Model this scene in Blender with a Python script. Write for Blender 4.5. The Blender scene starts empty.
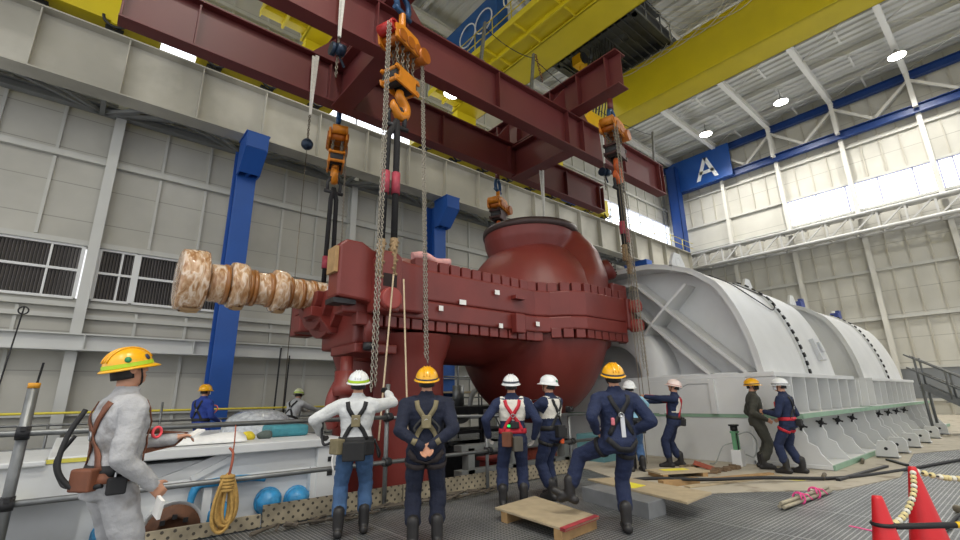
import bpy, bmesh, math, random
from mathutils import Vector as V, Matrix, noise
from mathutils.bvhtree import BVHTree
random.seed(7)
PI = math.pi
SC = bpy.context.scene
COL = SC.collection

# ---------------------------------------------------------------- mesh builder
XF=None   # placement of the lifted assembly: (scale, shift)
def xf(p): p=V(p); return p if XF is None else p*XF[0]+V(XF[1])
class MB:
    def __init__(s): s.v=[]; s.f=[]; s.mi=[]; s.sm=[]; s.mat=0; s.cut=[(0,0)]
    def nxt(s): s.cut.append((len(s.v),len(s.f))); return s
    def builds(s,name,mats,parent,bev=0):   # one object per piece
        c=s.cut+[(len(s.v),len(s.f))]; out=[]
        for (v0,f0),(v1,f1) in zip(c,c[1:]):
            if f1<=f0: continue
            q=MB(); q.v=s.v[v0:v1]; q.f=[[i-v0 for i in f] for f in s.f[f0:f1]]; q.mi=s.mi[f0:f1]; q.sm=s.sm[f0:f1]; out.append(q.build(name,mats,parent,bev))
        return out
    def add(s, vs, fs, smooth=False):
        o=len(s.v); s.v+= [V(p) for p in vs]
        for f in fs: s.f.append([i+o for i in f]); s.mi.append(s.mat); s.sm.append(smooth)
        return s
    def hexa(s, p, smooth=False):   # 8 points, bottom ring then top ring
        return s.add(p,[(0,3,2,1),(4,5,6,7),(0,1,5,4),(1,2,6,5),(2,3,7,6),(3,0,4,7)],smooth)
    def box(s, c, d, rz=0, M=None):
        x,y,z=[q/2 for q in d]
        P=[V((-x,-y,-z)),V((x,-y,-z)),V((x,y,-z)),V((-x,y,-z)),V((-x,-y,z)),V((x,-y,z)),V((x,y,z)),V((-x,y,z))]
        R=M if M is not None else Matrix.Rotation(rz,3,'Z')
        return s.hexa([R@p+V(c) for p in P])
    def bb(s,x0,x1,y0,y1,z0,z1): return s.box(((x0+x1)/2,(y0+y1)/2,(z0+z1)/2),(abs(x1-x0),abs(y1-y0),abs(z1-z0)))
    def frame(s,a,b,up=(0,0,1)):
        a=V(a); b=V(b); t=(b-a).normalized(); up=V(up)
        if abs(t.dot(up))>.98: up=V((1,0,0)) if abs(t.x)<.9 else V((0,1,0))
        sx=t.cross(up).normalized(); uz=sx.cross(t).normalized(); return a,b,t,sx,uz
    def beam(s,a,b,w,h,up=(0,0,1)):
        a,b,t,x,u=s.frame(a,b,up); x=x*w/2; u=u*h/2
        return s.hexa([a-x-u,a+x-u,b+x-u,b-x-u,a-x+u,a+x+u,b+x+u,b-x+u])
    def ibeam(s,a,b,w,h,tf,tw,up=(0,0,1)):
        a,b,t,x,u=s.frame(a,b,up); q=u*(h/2-tf/2)
        s.beam(a+q,b+q,w,tf,u); s.beam(a-q,b-q,w,tf,u); return s.beam(a,b,tw,h-2*tf,u)
    def channel(s,a,b,w,h,t_,up=(0,0,1),side=1):
        a,b,t,x,u=s.frame(a,b,up); q=u*(h/2-t_/2)
        s.beam(a+q,b+q,w,t_,u); s.beam(a-q,b-q,w,t_,u); k=x*(side*(w/2-t_/2)); return s.beam(a+k,b+k,t_,h-2*t_,u)
    def tube(s,pts,r,n=8,closed=False,cap=True,smooth=True):
        pts=[V(p) for p in pts]; N=len(pts); rr=r if isinstance(r,(list,tuple)) else [r]*N
        o=len(s.v); px=None
        for i,p in enumerate(pts):
            if closed: t=(pts[(i+1)%N]-pts[i-1])
            else: t=pts[min(i+1,N-1)]-pts[max(i-1,0)]
            t=t.normalized() if t.length>1e-9 else V((0,0,1))
            if px is None:
                a=V((0,0,1)) if abs(t.z)<.9 else V((1,0,0)); px=t.cross(a).normalized()
            else:
                px=(px-t*px.dot(t)); px=px.normalized() if px.length>1e-6 else t.orthogonal().normalized()
            py=t.cross(px)
            for k in range(n):
                an=2*PI*k/n; s.v.append(p+(px*math.cos(an)+py*math.sin(an))*rr[i])
        for i in range(N if closed else N-1):
            j=(i+1)%N
            for k in range(n):
                l=(k+1)%n; s.f.append([o+i*n+k,o+i*n+l,o+j*n+l,o+j*n+k]); s.mi.append(s.mat); s.sm.append(smooth)
        if cap and not closed:
            s.f.append([o+k for k in range(n)][::-1]); s.f.append([o+(N-1)*n+k for k in range(n)])
            s.mi+=[s.mat]*2; s.sm+=[False]*2
        return s
    def cyl(s,a,b,r,n=16,r2=None,smooth=True): return s.tube([a,b],[r,r if r2 is None else r2],n,smooth=smooth)
    def lathe(s,prof,c,axis=(0,0,1),n=24,smooth=True,a0=0,a1=2*PI,ref=None):
        ax=V(axis).normalized(); x=V(ref).normalized() if ref else ax.orthogonal().normalized(); y=ax.cross(x); c=V(c); o=len(s.v)
        full=abs(a1-a0-2*PI)<1e-6; m=n if full else n+1
        for r,t in prof:
            for k in range(m):
                an=a0+(a1-a0)*k/n; s.v.append(c+ax*t+(x*math.cos(an)+y*math.sin(an))*max(r,1e-4))
        for i in range(len(prof)-1):
            for k in range(n):
                l=(k+1)%m; s.f.append([o+i*m+k,o+i*m+l,o+(i+1)*m+l,o+(i+1)*m+k]); s.mi.append(s.mat); s.sm.append(smooth)
        return s
    def prism(s,poly,o,u,v,d):      # 2-D outline swept along vector d
        o=V(o);u=V(u);v=V(v);d=V(d); n=len(poly)
        b=[o+u*p[0]+v*p[1] for p in poly]; t=[p+d for p in b]
        s.add(b+t,[list(range(n))[::-1],list(range(n,2*n))]+[(i,(i+1)%n,n+(i+1)%n,n+i) for i in range(n)])
        return s
    def sph(s,c,r,n=12,m=8,M=None):
        if not isinstance(r,(list,tuple)): r=(r,r,r)
        vs=[];fs=[]
        for i in range(m+1):
            th=PI*i/m
            for k in range(n):
                ph=2*PI*k/n; p=V((r[0]*math.sin(th)*math.cos(ph),r[1]*math.sin(th)*math.sin(ph),r[2]*math.cos(th)))
                if M is not None: p=M@p
                vs.append(p+V(c))
        for i in range(m):
            for k in range(n):
                l=(k+1)%n
                if i==0: fs.append((k,n+k,n+l)) if False else fs.append((i*n+k,(i+1)*n+k,(i+1)*n+l,i*n+l))
                else: fs.append((i*n+k,(i+1)*n+k,(i+1)*n+l,i*n+l))
        return s.add(vs,fs,True)
    def torus(s,c,axis,R,r,n=20,m=8,a0=0,a1=2*PI,ref=None):
        ax=V(axis).normalized(); x=V(ref).normalized() if ref else ax.orthogonal().normalized(); y=ax.cross(x); c=V(c)
        full=abs(a1-a0-2*PI)<1e-6
        pts=[c+(x*math.cos(a0+(a1-a0)*k/n)+y*math.sin(a0+(a1-a0)*k/n))*R for k in range(n if full else n+1)]
        return s.tube(pts,r,m,closed=full)
    def grid(s,rows,smooth=True,closed=False):    # rows of points
        o=len(s.v); m=len(rows[0])
        for r in rows: s.v+=[V(p) for p in r]
        for i in range(len(rows)-1):
            for k in range(m if closed else m-1):
                l=(k+1)%m; s.f.append([o+i*m+k,o+i*m+l,o+(i+1)*m+l,o+(i+1)*m+k]); s.mi.append(s.mat); s.sm.append(smooth)
        return s
    def chain(s,a,b,L,r,step=None):    # oval links from a to b
        a=V(a);b=V(b);D=b-a;n=max(1,int(D.length/(step or L*.72)));t=D.normalized();x=t.orthogonal().normalized();y=t.cross(x)
        for i in range(n):
            c=a+D*((i+.5)/n); u=x if i%2 else y
            pts=[c+t*(L*.5*math.cos(q))+u*(L*.27*math.sin(q)) for q in [2*PI*k/8 for k in range(8)]]
            s.tube(pts,r,5,closed=True)
        return s
    def build(s,name,mats,parent=None,bev=0,loc=None,sub=0,seg=2,solid=0):
        if not isinstance(mats,(list,tuple)): mats=[mats]
        if XF is not None: s.v=[xf(p) for p in s.v]; bev*=XF[0]; solid*=XF[0]; loc=xf(loc) if loc is not None else None
        me=bpy.data.meshes.new(name)
        if parent is not None: base=V(parent['_w'])
        elif loc is not None: base=V(loc)
        else:
            mn=[min(p[i] for p in s.v) for i in range(3)]; mx=[max(p[i] for p in s.v) for i in range(3)]
            base=V(((mn[0]+mx[0])/2,(mn[1]+mx[1])/2,mn[2]))
        me.from_pydata([tuple(p-base) for p in s.v],[],s.f)
        for m in mats: me.materials.append(m)
        me.polygons.foreach_set('material_index',s.mi); me.polygons.foreach_set('use_smooth',s.sm)
        bm=bmesh.new(); bm.from_mesh(me); bmesh.ops.remove_doubles(bm,verts=bm.verts,dist=1e-5) if sub else None
        bmesh.ops.recalc_face_normals(bm,faces=bm.faces); bm.to_mesh(me); bm.free()
        o=bpy.data.objects.new(name,me); COL.objects.link(o)
        if parent is not None: o.parent=parent; W[o.name]=base
        else: o.location=base
        o['_w']=tuple(base)
        if solid: q=o.modifiers.new('s','SOLIDIFY'); q.thickness=solid; q.offset=0
        if bev: q=o.modifiers.new('b','BEVEL'); q.width=bev; q.segments=seg; q.limit_method='ANGLE'; q.angle_limit=.6; q.harden_normals=False
        if sub: q=o.modifiers.new('u','SUBSURF'); q.levels=sub; q.render_levels=sub
        return o
W={}
def thing(name,label,cat,loc=(0,0,0),group=None,kind=None):
    loc=xf(loc); o=bpy.data.objects.new(name,None); COL.objects.link(o); o.location=loc; o.empty_display_size=.2
    o['_w']=tuple(loc); return tag(o,label,cat,group,kind)
def tag(o,label=None,cat=None,group=None,kind=None):
    if label: o['label']=label
    if cat: o['category']=cat
    if group: o['group']=group
    if kind: o['kind']=kind
    return o
def struct(o,label=None): o['kind']='structure'; return tag(o,label)
def copy_tree(o,loc=None,parent=None):
    c=o.copy(); COL.objects.link(c)
    if parent is not None: c.parent=parent
    if loc is not None: c.location=loc; c['_w']=tuple(loc)
    for ch in list(o.children): copy_tree(ch,None,c)
    return c
def lerp(a,b,t): return V(a)*(1-t)+V(b)*t
def sag(a,b,d,n=12): # hanging curve
    return [lerp(a,b,i/n)-V((0,0,d*4*(i/n)*(1-i/n))) for i in range(n+1)]
def spline(pts,n=6):
    P=[V(p) for p in pts]; P=[P[0]*2-P[1]]+P+[P[-1]*2-P[-2]]; out=[]
    for i in range(1,len(P)-2):
        for k in range(n):
            t=k/n; a,b,c,d=P[i-1:i+3]
            out.append(.5*((2*b)+(c-a)*t+(2*a-5*b+4*c-d)*t*t+(3*b-a-3*c+d)*t**3))
    return out+[P[-2]]

# ---------------------------------------------------------------- materials
MATS={}
def lin(c): return tuple(((x/255)/12.92 if x/255<=.04045 else (((x/255)+.055)/1.055)**2.4) for x in c)+(1,)
def mat(name,rgb,rough=.5,metal=0,var=.12,scale=3,bump=0,bscale=40,spots=None,coat=0,emit=0,alpha=1,trans=0):
    if name in MATS: return MATS[name]
    m=bpy.data.materials.new(name); m.use_nodes=True; nt=m.node_tree; N=nt.nodes; L=nt.links; b=N['Principled BSDF']
    b.inputs['Roughness'].default_value=rough; b.inputs['Metallic'].default_value=metal
    if coat: b.inputs['Coat Weight'].default_value=coat
    c=lin(rgb); b.inputs['Base Color'].default_value=c
    if alpha<1: b.inputs['Alpha'].default_value=alpha
    if trans: b.inputs['Transmission Weight'].default_value=trans
    tc=N.new('ShaderNodeTexCoord')
    if var:
        n=N.new('ShaderNodeTexNoise'); n.inputs['Scale'].default_value=scale; n.inputs['Detail'].default_value=5
        L.new(tc.outputs['Object'],n.inputs['Vector'])
        r=N.new('ShaderNodeValToRGB'); r.color_ramp.elements[0].position=.3; r.color_ramp.elements[1].position=.7
        r.color_ramp.elements[0].color=tuple(x*(1-var) for x in c[:3])+(1,); r.color_ramp.elements[1].color=tuple(min(1,x*(1+var)) for x in c[:3])+(1,)
        L.new(n.outputs['Fac'],r.inputs['Fac']); out=r.outputs['Color']
        if spots:
            n2=N.new('ShaderNodeTexNoise'); n2.inputs['Scale'].default_value=spots[1]; n2.inputs['Detail'].default_value=8
            L.new(tc.outputs['Object'],n2.inputs['Vector'])
            r2=N.new('ShaderNodeValToRGB'); r2.color_ramp.elements[0].position=spots[2]; r2.color_ramp.elements[1].position=spots[2]+.12
            L.new(n2.outputs['Fac'],r2.inputs['Fac']); mx=N.new('ShaderNodeMix'); mx.data_type='RGBA'
            L.new(r2.outputs['Color'],mx.inputs[0]); L.new(out,mx.inputs[6]); mx.inputs[7].default_value=lin(spots[0]); out=mx.outputs[2]
        L.new(out,b.inputs['Base Color'])
    if bump:
        n=N.new('ShaderNodeTexNoise'); n.inputs['Scale'].default_value=bscale; n.inputs['Detail'].default_value=4
        L.new(tc.outputs['Object'],n.inputs['Vector'])
        bp=N.new('ShaderNodeBump'); bp.inputs['Strength'].default_value=bump; bp.inputs['Distance'].default_value=.02
        L.new(n.outputs['Fac'],bp.inputs['Height']); L.new(bp.outputs['Normal'],b.inputs['Normal'])
    if emit: b.inputs['Emission Color'].default_value=c; b.inputs['Emission Strength'].default_value=emit
    MATS[name]=m; return m
RED=mat('red_oxide_paint',(114,44,38),.42,0,.14,1.2,.08,18)
REDB=mat('red_oxide_beam',(102,44,44),.45,0,.1,.8)
WHITE=mat('white_paint',(214,215,214),.4,0,.05,1.5,.03,20)
WHITE2=mat('pit_white_paint',(205,207,208),.45,0,.07,2,.04,16)
GALV=mat('galvanised',(122,124,124),.42,.7,.15,9)
STEEL=mat('grey_steel_paint',(148,149,146),.5,0,.08,2)
DSTEEL=mat('dark_steel',(52,52,54),.5,.5,.2,8)
BLUE=mat('blue_paint',(34,84,164),.4,0,.06,1)
DBLUE=mat('beam_blue',(22,58,122),.42,0,.08,1)
YEL=mat('crane_yellow',(212,192,32),.42,0,.05,1)
HYEL=mat('hoist_orange',(206,126,26),.4,0,.12,6)
BLACK=mat('black_rubber',(24,24,26),.6,0,.2,10)
CHAIN=mat('chain_steel',(112,104,92),.4,.75,.2,20)
SLING=mat('black_sling',(26,25,27),.8,0,.3,30,.4,60)
RSLV=mat('red_sleeve',(164,60,76),.6,0,.2,14)
WEB=mat('white_webbing',(208,206,198),.8,0,.1,20,.3,60)
ROPE=mat('manila_rope',(178,142,78),.85,0,.2,30,.5,120)
PLY=mat('plywood',(172,156,128),.7,0,.12,6)
TIMB=mat('timber',(160,128,86),.75,0,.18,8)
CONE=mat('cone_red',(204,30,38),.45,0,.06,4)
CONC=mat('concrete_sheet',(176,168,152),.8,0,.1,1.5,.1,8,spots=((140,130,114),2.3,.56))
GREEN=mat('pale_green_edge',(140,172,148),.5,0,.1,4)
PAPER=mat('white_sticker',(232,230,226),.6,0,0)
GLOW=mat('lamp_glow',(255,250,238),.5,0,0,emit=30)
# ================================================================ SETTING
YW=20.0; XW=41.0; ZR=23.5
wallm=mat('wall_panel',(186,186,178),.65,0,.05,.5)
def wall_mat(name,rgb,axis,seam=1.25,dirt=.85):
    m=bpy.data.materials.new(name); m.use_nodes=True; nt=m.node_tree; N=nt.nodes; L=nt.links; b=N['Principled BSDF']; b.inputs['Roughness'].default_value=.7
    tc=N.new('ShaderNodeTexCoord'); sp=N.new('ShaderNodeSeparateXYZ'); L.new(tc.outputs['Object'],sp.inputs[0])
    dv=N.new('ShaderNodeMath'); dv.operation='DIVIDE'; dv.inputs[1].default_value=seam; L.new(sp.outputs['Z'],dv.inputs[0])
    fr=N.new('ShaderNodeMath'); fr.operation='FRACT'; L.new(dv.outputs[0],fr.inputs[0])
    lt=N.new('ShaderNodeMath'); lt.operation='LESS_THAN'; lt.inputs[1].default_value=.025; L.new(fr.outputs[0],lt.inputs[0])
    n=N.new('ShaderNodeTexNoise'); n.inputs['Scale'].default_value=.6; n.inputs['Detail'].default_value=6; L.new(tc.outputs['Object'],n.inputs['Vector'])
    r=N.new('ShaderNodeValToRGB'); c=lin(rgb); r.color_ramp.elements[0].position=.3; r.color_ramp.elements[1].position=.72
    r.color_ramp.elements[0].color=tuple(x*dirt for x in c[:3])+(1,); r.color_ramp.elements[1].color=c
    L.new(n.outputs['Fac'],r.inputs['Fac']); mx=N.new('ShaderNodeMix'); mx.data_type='RGBA'; L.new(lt.outputs[0],mx.inputs[0]); L.new(r.outputs['Color'],mx.inputs[6])
    mx.inputs[7].default_value=tuple(x*.6 for x in c[:3])+(1,); L.new(mx.outputs[2],b.inputs['Base Color']); return m
WL=wall_mat('left_wall_panel',(192,190,181),'x',1.25,.8); WB=wall_mat('back_wall_panel',(199,197,188),'y',1.6)
GIRT=mat('girt_paint',(190,190,184),.5,0,.05,2)
x0=-14
# left wall with openings: louvre band z 4.85..6.6 (X -13..4.0) and clerestory strip z 15.2..17.0
def wall_left():
    b=MB(); b.bb(x0,XW+.3,YW,YW+.2,-2.5,4.85); b.bb(4.0,XW+.3,YW,YW+.2,4.85,6.6); b.bb(x0,XW+.3,YW,YW+.2,6.6,14.5); b.bb(x0,XW+.3,YW,YW+.2,17.0,ZR+.3)
    w=struct(b.build('wall_left',WL,loc=(0,YW,0)))
    g=MB()
    for z,h in ((9.75,.22),(6.72,.18),(4.62,.16),(4.25,.14),(12.2,.2),(18.5,.2),(21,.2),(1.2,.12)): g.beam((x0,YW-.1,z),(XW,YW-.1,z),.16,h)
    x=-13.2; k=0
    sx=[]
    x=-0.25-13.5
    while x<XW: sx.append(x); x+=1.5
    st=MB()
    for x in sx:
        for z0,z1 in ((6.85,9.6),(9.9,12.1),(12.3,14.4),(17.1,23.4),(-.5,3.1),(3.7,4.5)):
            st.bb(x-.045,x+.045,YW-.09,YW,z0,z1)
    g.build('wall_girt',GIRT,w); st.build('wall_stud',GIRT,w)
    c=MB()
    for x in (-9.3,-.25,8.85,17.9,27,36.1): c.ibeam((x,YW-.28,-2),(x,YW-.28,12.4),.3,.38,.03,.03,(0,1,0))
    c.build('wall_column',mat('wall_column_paint',(200,201,197),.5,0,.04,1),w)
    return w
wall_left()
# heavy horizontal wall beam with channel face
b=MB(); b.ibeam((x0,YW-.62,3.37),(XW,YW-.62,3.37),.42,.52,.04,.04)
for x in range(-12,40,3): b.bb(x-.015,x+.015,YW-.83,YW-.6,3.14,3.6)
struct(b.build('trim_1',mat('wall_beam_paint',(205,206,203),.45,0,.04,1)))
# louvre windows
def louvre(i,xa,xb):
    fr=MB(); z0,z1=4.85,6.6; y=YW-.06
    for z in (z0,z1,5.78): fr.bb(xa,xb,y-.05,y+.05,z-.04,z+.04)
    for x in (xa,xb): fr.bb(x-.05,x+.05,y-.06,y+.06,z0,z1)
    fr.bb((xa*.38+xb*.62)-.03,(xa*.38+xb*.62)+.03,y-.04,y+.04,z0,z1)
    w=struct(fr.build('window_%d'%i,mat('louvre_frame',(222,223,222),.4,0,.03,2)))
    s=MB(); x=xa+.06; k=0
    while x<xb-.06:
        s.box((x,y+.06,(z0+z1)/2),(.085,.012,z1-z0),rz=.9); x+=.088
    s.build('louvre_blade',mat('louvre_blade',(112,108,106),.55,0,.08,3),w)
    k=MB(); k.bb(xa,xb,YW+.16,YW+.2,z0,z1); k.build('louvre_back',mat('louvre_back',(40,38,38),.8,0,0),w)
for i,(a,b_) in enumerate(((-13.9,-9.6),(-9.4,-4.9),(-4.8,-2.68),(-2.58,-.5),(-.05,.95),(1.05,4.0))): louvre(i+1,a,b_)
# clerestory of left wall: daylight glazing
GLASS=mat('daylight_glazing',(238,244,255),.25,0,0,emit=2.2)
g=MB(); g.bb(x0,XW,YW+.08,YW+.12,14.5,17.0); w=struct(g.build('window_7',GLASS))
f=MB()
for z in (14.5,17.0): f.bb(x0,XW,YW-.06,YW+.16,z-.06,z+.06)
x=-13.6
while x<XW: f.bb(x-.04,x+.04,YW-.05,YW+.14,14.5,17.0); x+=2.25
f.build('window_frame',mat('window_frame',(196,198,206),.4,0,.03,2),w)
# back wall
yb0=-16
b=MB(); b.bb(XW,XW+.2,yb0,YW,-.5,14.0); b.bb(XW,XW+.2,10.15,YW,14.0,16.1); b.bb(XW,XW+.2,yb0,YW,16.1,ZR+.3)
wb=struct(b.build('wall_back',WB,loc=(XW,0,0)))
g=MB()
for z,h in ((6.2,.2),(9.5,.2),(13.95,.16),(16.15,.16),(18.9,.14),(2.9,.14),(.9,.14)):
    g.beam((XW-.1,yb0,z),(XW-.1,YW,z),.16,h)
g.build('wall_girt',GIRT,wb)
st=MB(); y=-15.3
while y<YW:
    for z0,z1 in ((3.0,6.1),(6.3,9.4),(9.6,12),(12.2,13.85),(16.25,18.8),(19.0,23.4),(0,2.8)):
        st.bb(XW-.09,XW,y-.045,y+.045,z0,z1)
    y+=1.065
st.build('wall_stud',mat('back_stud',(180,176,164),.55,0,.04,2),wb)
c=MB()
for y in (-11.4,-7.1,-2.8,1.55,5.9,10.2,14.5): c.ibeam((XW-.28,y,-.2),(XW-.28,y,22.4),.28,.36,.03,.03,(1,0,0))
c.build('wall_column',mat('back_column_paint',(206,204,196),.5,0,.04,1),wb)
b=MB(); b.bb(XW-.14,XW-.1,yb0,10.1,1.0,2.85); b.build('lower_panel',mat('grey_wainscot',(120,124,128),.5,0,.05,2),wb)
# back wall window strip
g=MB(); g.bb(XW+.06,XW+.1,yb0,10.15,14.0,16.1); w=struct(g.build('window_8',GLASS))
f=MB(); 
for z in (14.0,16.1): f.bb(XW-.08,XW+.14,yb0,10.15,z-.07,z+.07)
for y in (10.1,8.16,6.34,5.9,4.47,2.61,1.36,.65,-1.2,-3.1,-5): f.bb(XW-.06,XW+.14,y-.04,y+.04,14,16.1)
f.build('window_frame',mat('window_frame_lilac',(170,170,196),.4,0,.03,2),w)
# blue wall beams (truss chords) with white diagonal braces
bt=MB(); bt.ibeam((XW-.5,yb0,22.4),(XW-.5,YW,22.4),.4,.55,.05,.05); bt.ibeam((XW-.5,yb0,19.85),(XW-.5,YW-1.2,19.85),.4,.6,.05,.05)
tr=struct(bt.build('trim_2',DBLUE))
d=MB(); ys=[-11.4,-7.1,-2.8,1.55,5.9,10.2,14.5]
for a,b_ in zip(ys,ys[1:]):
    m=(a+b_)/2
    d.beam((XW-.5,a,22.1),(XW-.5,m,20.2),.2,.2); d.beam((XW-.5,b_,22.1),(XW-.5,m,20.2),.2,.2); d.bb(XW-.62,XW-.38,m-.5,m+.5,20.1,20.2)
for y in ys: d.ibeam((XW-.75,y,19.9),(XW-.75,y,22.8),.26,.3,.03,.03,(1,0,0))
d.build('brace',mat('truss_white',(214,212,206),.45,0,.04,1),tr)
# wind girder / catwalk truss in front of back wall
t=MB(); TW=mat('truss_grey',(196,196,194),.45,0,.05,1)
XA,XB=XW-1.6,XW-.5
for x,z in ((XA,13.25),(XA,12.0),(XB,12.0)): t.tube([(x,yb0,z),(x,YW-.5,z)],.13,8)
y=-15.5; k=0
while y<YW-1.5:
    t.beam((XA,y,12.0),(XA,y,13.25),.12,.12); t.beam((XA,y,13.25),(XA,y+1.4,12.0),.1,.1); t.beam((XA,y,12),(XB,y,12),.1,.1); t.beam((XA,y,12),(XB,y+1.4,12),.08,.08)
    t.beam((XA,y,13.25),(XB,y,13.25),.1,.1); y+=1.45
t.bb(XA,XB,yb0,YW-.5,13.3,13.34)
struct(t.build('trim_3',TW))
# floors
def grate():
    m=bpy.data.materials.new('steel_grating'); m.use_nodes=True; nt=m.node_tree; N=nt.nodes; L=nt.links; b=N['Principled BSDF']
    b.inputs['Roughness'].default_value=.45; b.inputs['Metallic'].default_value=.55
    tc=N.new('ShaderNodeTexCoord'); sp=N.new('ShaderNodeSeparateXYZ'); L.new(tc.outputs['Object'],sp.inputs[0])
    def bars(sock,pitch,w):
        a=N.new('ShaderNodeMath'); a.operation='DIVIDE'; a.inputs[1].default_value=pitch; L.new(sock,a.inputs[0])
        f=N.new('ShaderNodeMath'); f.operation='FRACT'; L.new(a.outputs[0],f.inputs[0])
        l=N.new('ShaderNodeMath'); l.operation='LESS_THAN'; l.inputs[1].default_value=w; L.new(f.outputs[0],l.inputs[0]); return l.outputs[0]
    def mxx(a,b_):
        q=N.new('ShaderNodeMath'); q.operation='MAXIMUM'; L.new(a,q.inputs[0]); L.new(b_,q.inputs[1]); return q.outputs[0]
    g=mxx(bars(sp.outputs['X'],.045,.28),bars(sp.outputs['Y'],.05,.26))
    g2=mxx(bars(sp.outputs['X'],1.5,.012),bars(sp.outputs['Y'],1.0,.018))
    n=N.new('ShaderNodeTexNoise'); n.inputs['Scale'].default_value=1.3; n.inputs['Detail'].default_value=6; L.new(tc.outputs['Object'],n.inputs['Vector'])
    r=N.new('ShaderNodeValToRGB'); r.color_ramp.elements[0].position=.3; r.color_ramp.elements[1].position=.75
    r.color_ramp.elements[0].color=lin((140,143,144)); r.color_ramp.elements[1].color=lin((192,193,192)); L.new(n.outputs['Fac'],r.inputs['Fac'])
    m1=N.new('ShaderNodeMix'); m1.data_type='RGBA'; L.new(g,m1.inputs[0]); m1.inputs[6].default_value=lin((58,62,66)); L.new(r.outputs['Color'],m1.inputs[7])
    m2=N.new('ShaderNodeMix'); m2.data_type='RGBA'; L.new(g2,m2.inputs[0]); L.new(m1.outputs[2],m2.inputs[6]); m2.inputs[7].default_value=lin((170,172,172))
    L.new(m2.outputs[2],b.inputs['Base Color'])
    bp=N.new('ShaderNodeBump'); bp.inputs['Strength'].default_value=.6; bp.inputs['Distance'].default_value=.02; L.new(mxx(g,g2),bp.inputs['Height']); L.new(bp.outputs['Normal'],b.inputs['Normal'])
    return m
GR=grate()
DARKC=mat('pit_concrete',(70,70,72),.85,0,.15,1)
b=MB(); b.bb(-14,44,-16,6.5,-.12,0); b.bb(10.4,41,6.5,20,-.12,0); b.bb(-14,10.4,14.2,20,-.12,0)
b.mat=1; b.bb(-14,10.4,6.5,14.2,-2.62,-2.5); b.bb(-14,10.4,6.42,6.5,-2.6,-.12); b.bb(10.3,10.4,6.5,14.2,-2.6,-.12); b.bb(-14,10.4,14.2,14.3,-2.6,-.12)
struct(b.build('floor',[GR,DARKC],loc=(0,0,0)))
# concrete paving / protective sheet area beside the hood
b=MB(); P=[(7.0,4.05),(8.3,3.1),(9.2,2.35),(11.2,1.95),(15.5,2.35),(17.6,1.55),(24,-.6),(41,-2.5),(41,9),(9.0,9),(8.3,6.4)]
b.prism(P,(0,0,.002),(1,0,0),(0,1,0),(0,0,.012)); struct(b.build('floor_sheet',CONC,loc=(0,0,0)))
# ceiling: corrugated deck with ridges running along Y
def deck():
    b=MB(); prof=[]; x=-14.; 
    while x<XW+.5:
        prof+=[(x,ZR),(x+.22,ZR),(x+.3,ZR+.11),(x+.52,ZR+.11)]; x+=.6
    b.grid([[(p[0],yy,p[1]) for p in prof] for yy in (-16,YW+.2)],smooth=False)
    c=struct(b.build('ceiling',mat('roof_deck',(196,196,192),.55,0,.05,.6)))
    g=MB()
    for y in (-11.4,-7.1,-2.8,1.55,5.9,10.2,14.5,18.6): g.ibeam((-14,y,22.75),(XW-.4,y,22.75),.32,.5,.04,.03)
    g.build('roof_beam',mat('roof_beam_paint',(216,215,210),.45,0,.03,1),c)
    g=MB(); x=-12
    while x<XW-1: g.ibeam((x,-16,23.2),(x,YW,23.2),.18,.34,.03,.02); x+=3.4
    g.build('roof_purlin',mat('purlin_paint',(204,203,198),.45,0,.03,1),c)
    g=MB(); x=-10.3; i=0
    while x<XW-3:
        for a,b_ in zip(ys,ys[1:]):
            g.tube([(x,a,22.95),(x+3.4,b_,22.95)],.03,5) if i%2==0 else g.tube([(x,b_,22.95),(x+3.4,a,22.95)],.03,5)
        for yy in (3.7,8.05,12.3): g.beam((x+1.7,yy,22.9),(x+3.2,yy,22.9),.1,.12)
        x+=3.4; i+=1
    g.build('roof_bracing',mat('purlin_paint',(204,203,198)),c)
deck()
# high-bay lamps
def lamp(x,y,z,label,e=14,sp=True,top=None):
    t=thing('high_bay_lamp',label,'ceiling lamp',(x,y,z),'high bay lamps under the roof')
    h=MB(); h.lathe([(.06,.5),(.1,.42),(.2,.3),(.48,.06),(.5,0),(.47,0),(.16,.28),(0,.3)],(x,y,z),(0,0,1),20); h.build('housing',STEEL,t)
    r=MB(); r.cyl((x,y,z+.45),(x,y,top or (22.49 if y in (1.55,) else 23.0)),.02,6); r.build('stem',DSTEEL,t)
    d=MB(); d.lathe([(.47,.03),(.3,-.07),(0,-.1)],(x,y,z),(0,0,1),20); d.build('diffuser',GLOW,t)
    if sp:
        L=bpy.data.lights.new('lamp','SPOT'); L.energy=LAMP; L.spot_size=2.6; L.spot_blend=.8; L.shadow_soft_size=.5; L.color=(1,.97,.91)
        o=bpy.data.objects.new('lamp_light',L); COL.objects.link(o); o.location=(0,0,-.12); o.parent=t
LAMP=4200
for x,y,lb in ((36.6,1.55,'bright round roof lamp nearest the right edge of the picture'),(36.2,8.0,'bright roof lamp in the middle of the three over the back wall'),(36.2,13.5,'bright roof lamp above the letter A on the blue portal'),
    (16.8,15.9,'glaring lamp beside the yellow crane girder walkway'),(6.31,15.77,'glaring roof lamp seen between the two long red beams at left'),(11.95,15.77,'small roof lamp showing above the rear red beam behind the chain hoist')):
    if lb: lamp(x,y,{6.31:15.85,11.95:16.0,16.8:21.5}.get(x,22.0),lb,sp=x>30,top=16.5 if x<12 else None)
for x in (-8,1,27):  # unseen fixtures, added for the light they cast into the hall
    for y in (-9,-1.5): lamp(x,y,22.0,'unseen roof lamp added to light the front of the hall, outside the picture')
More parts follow.
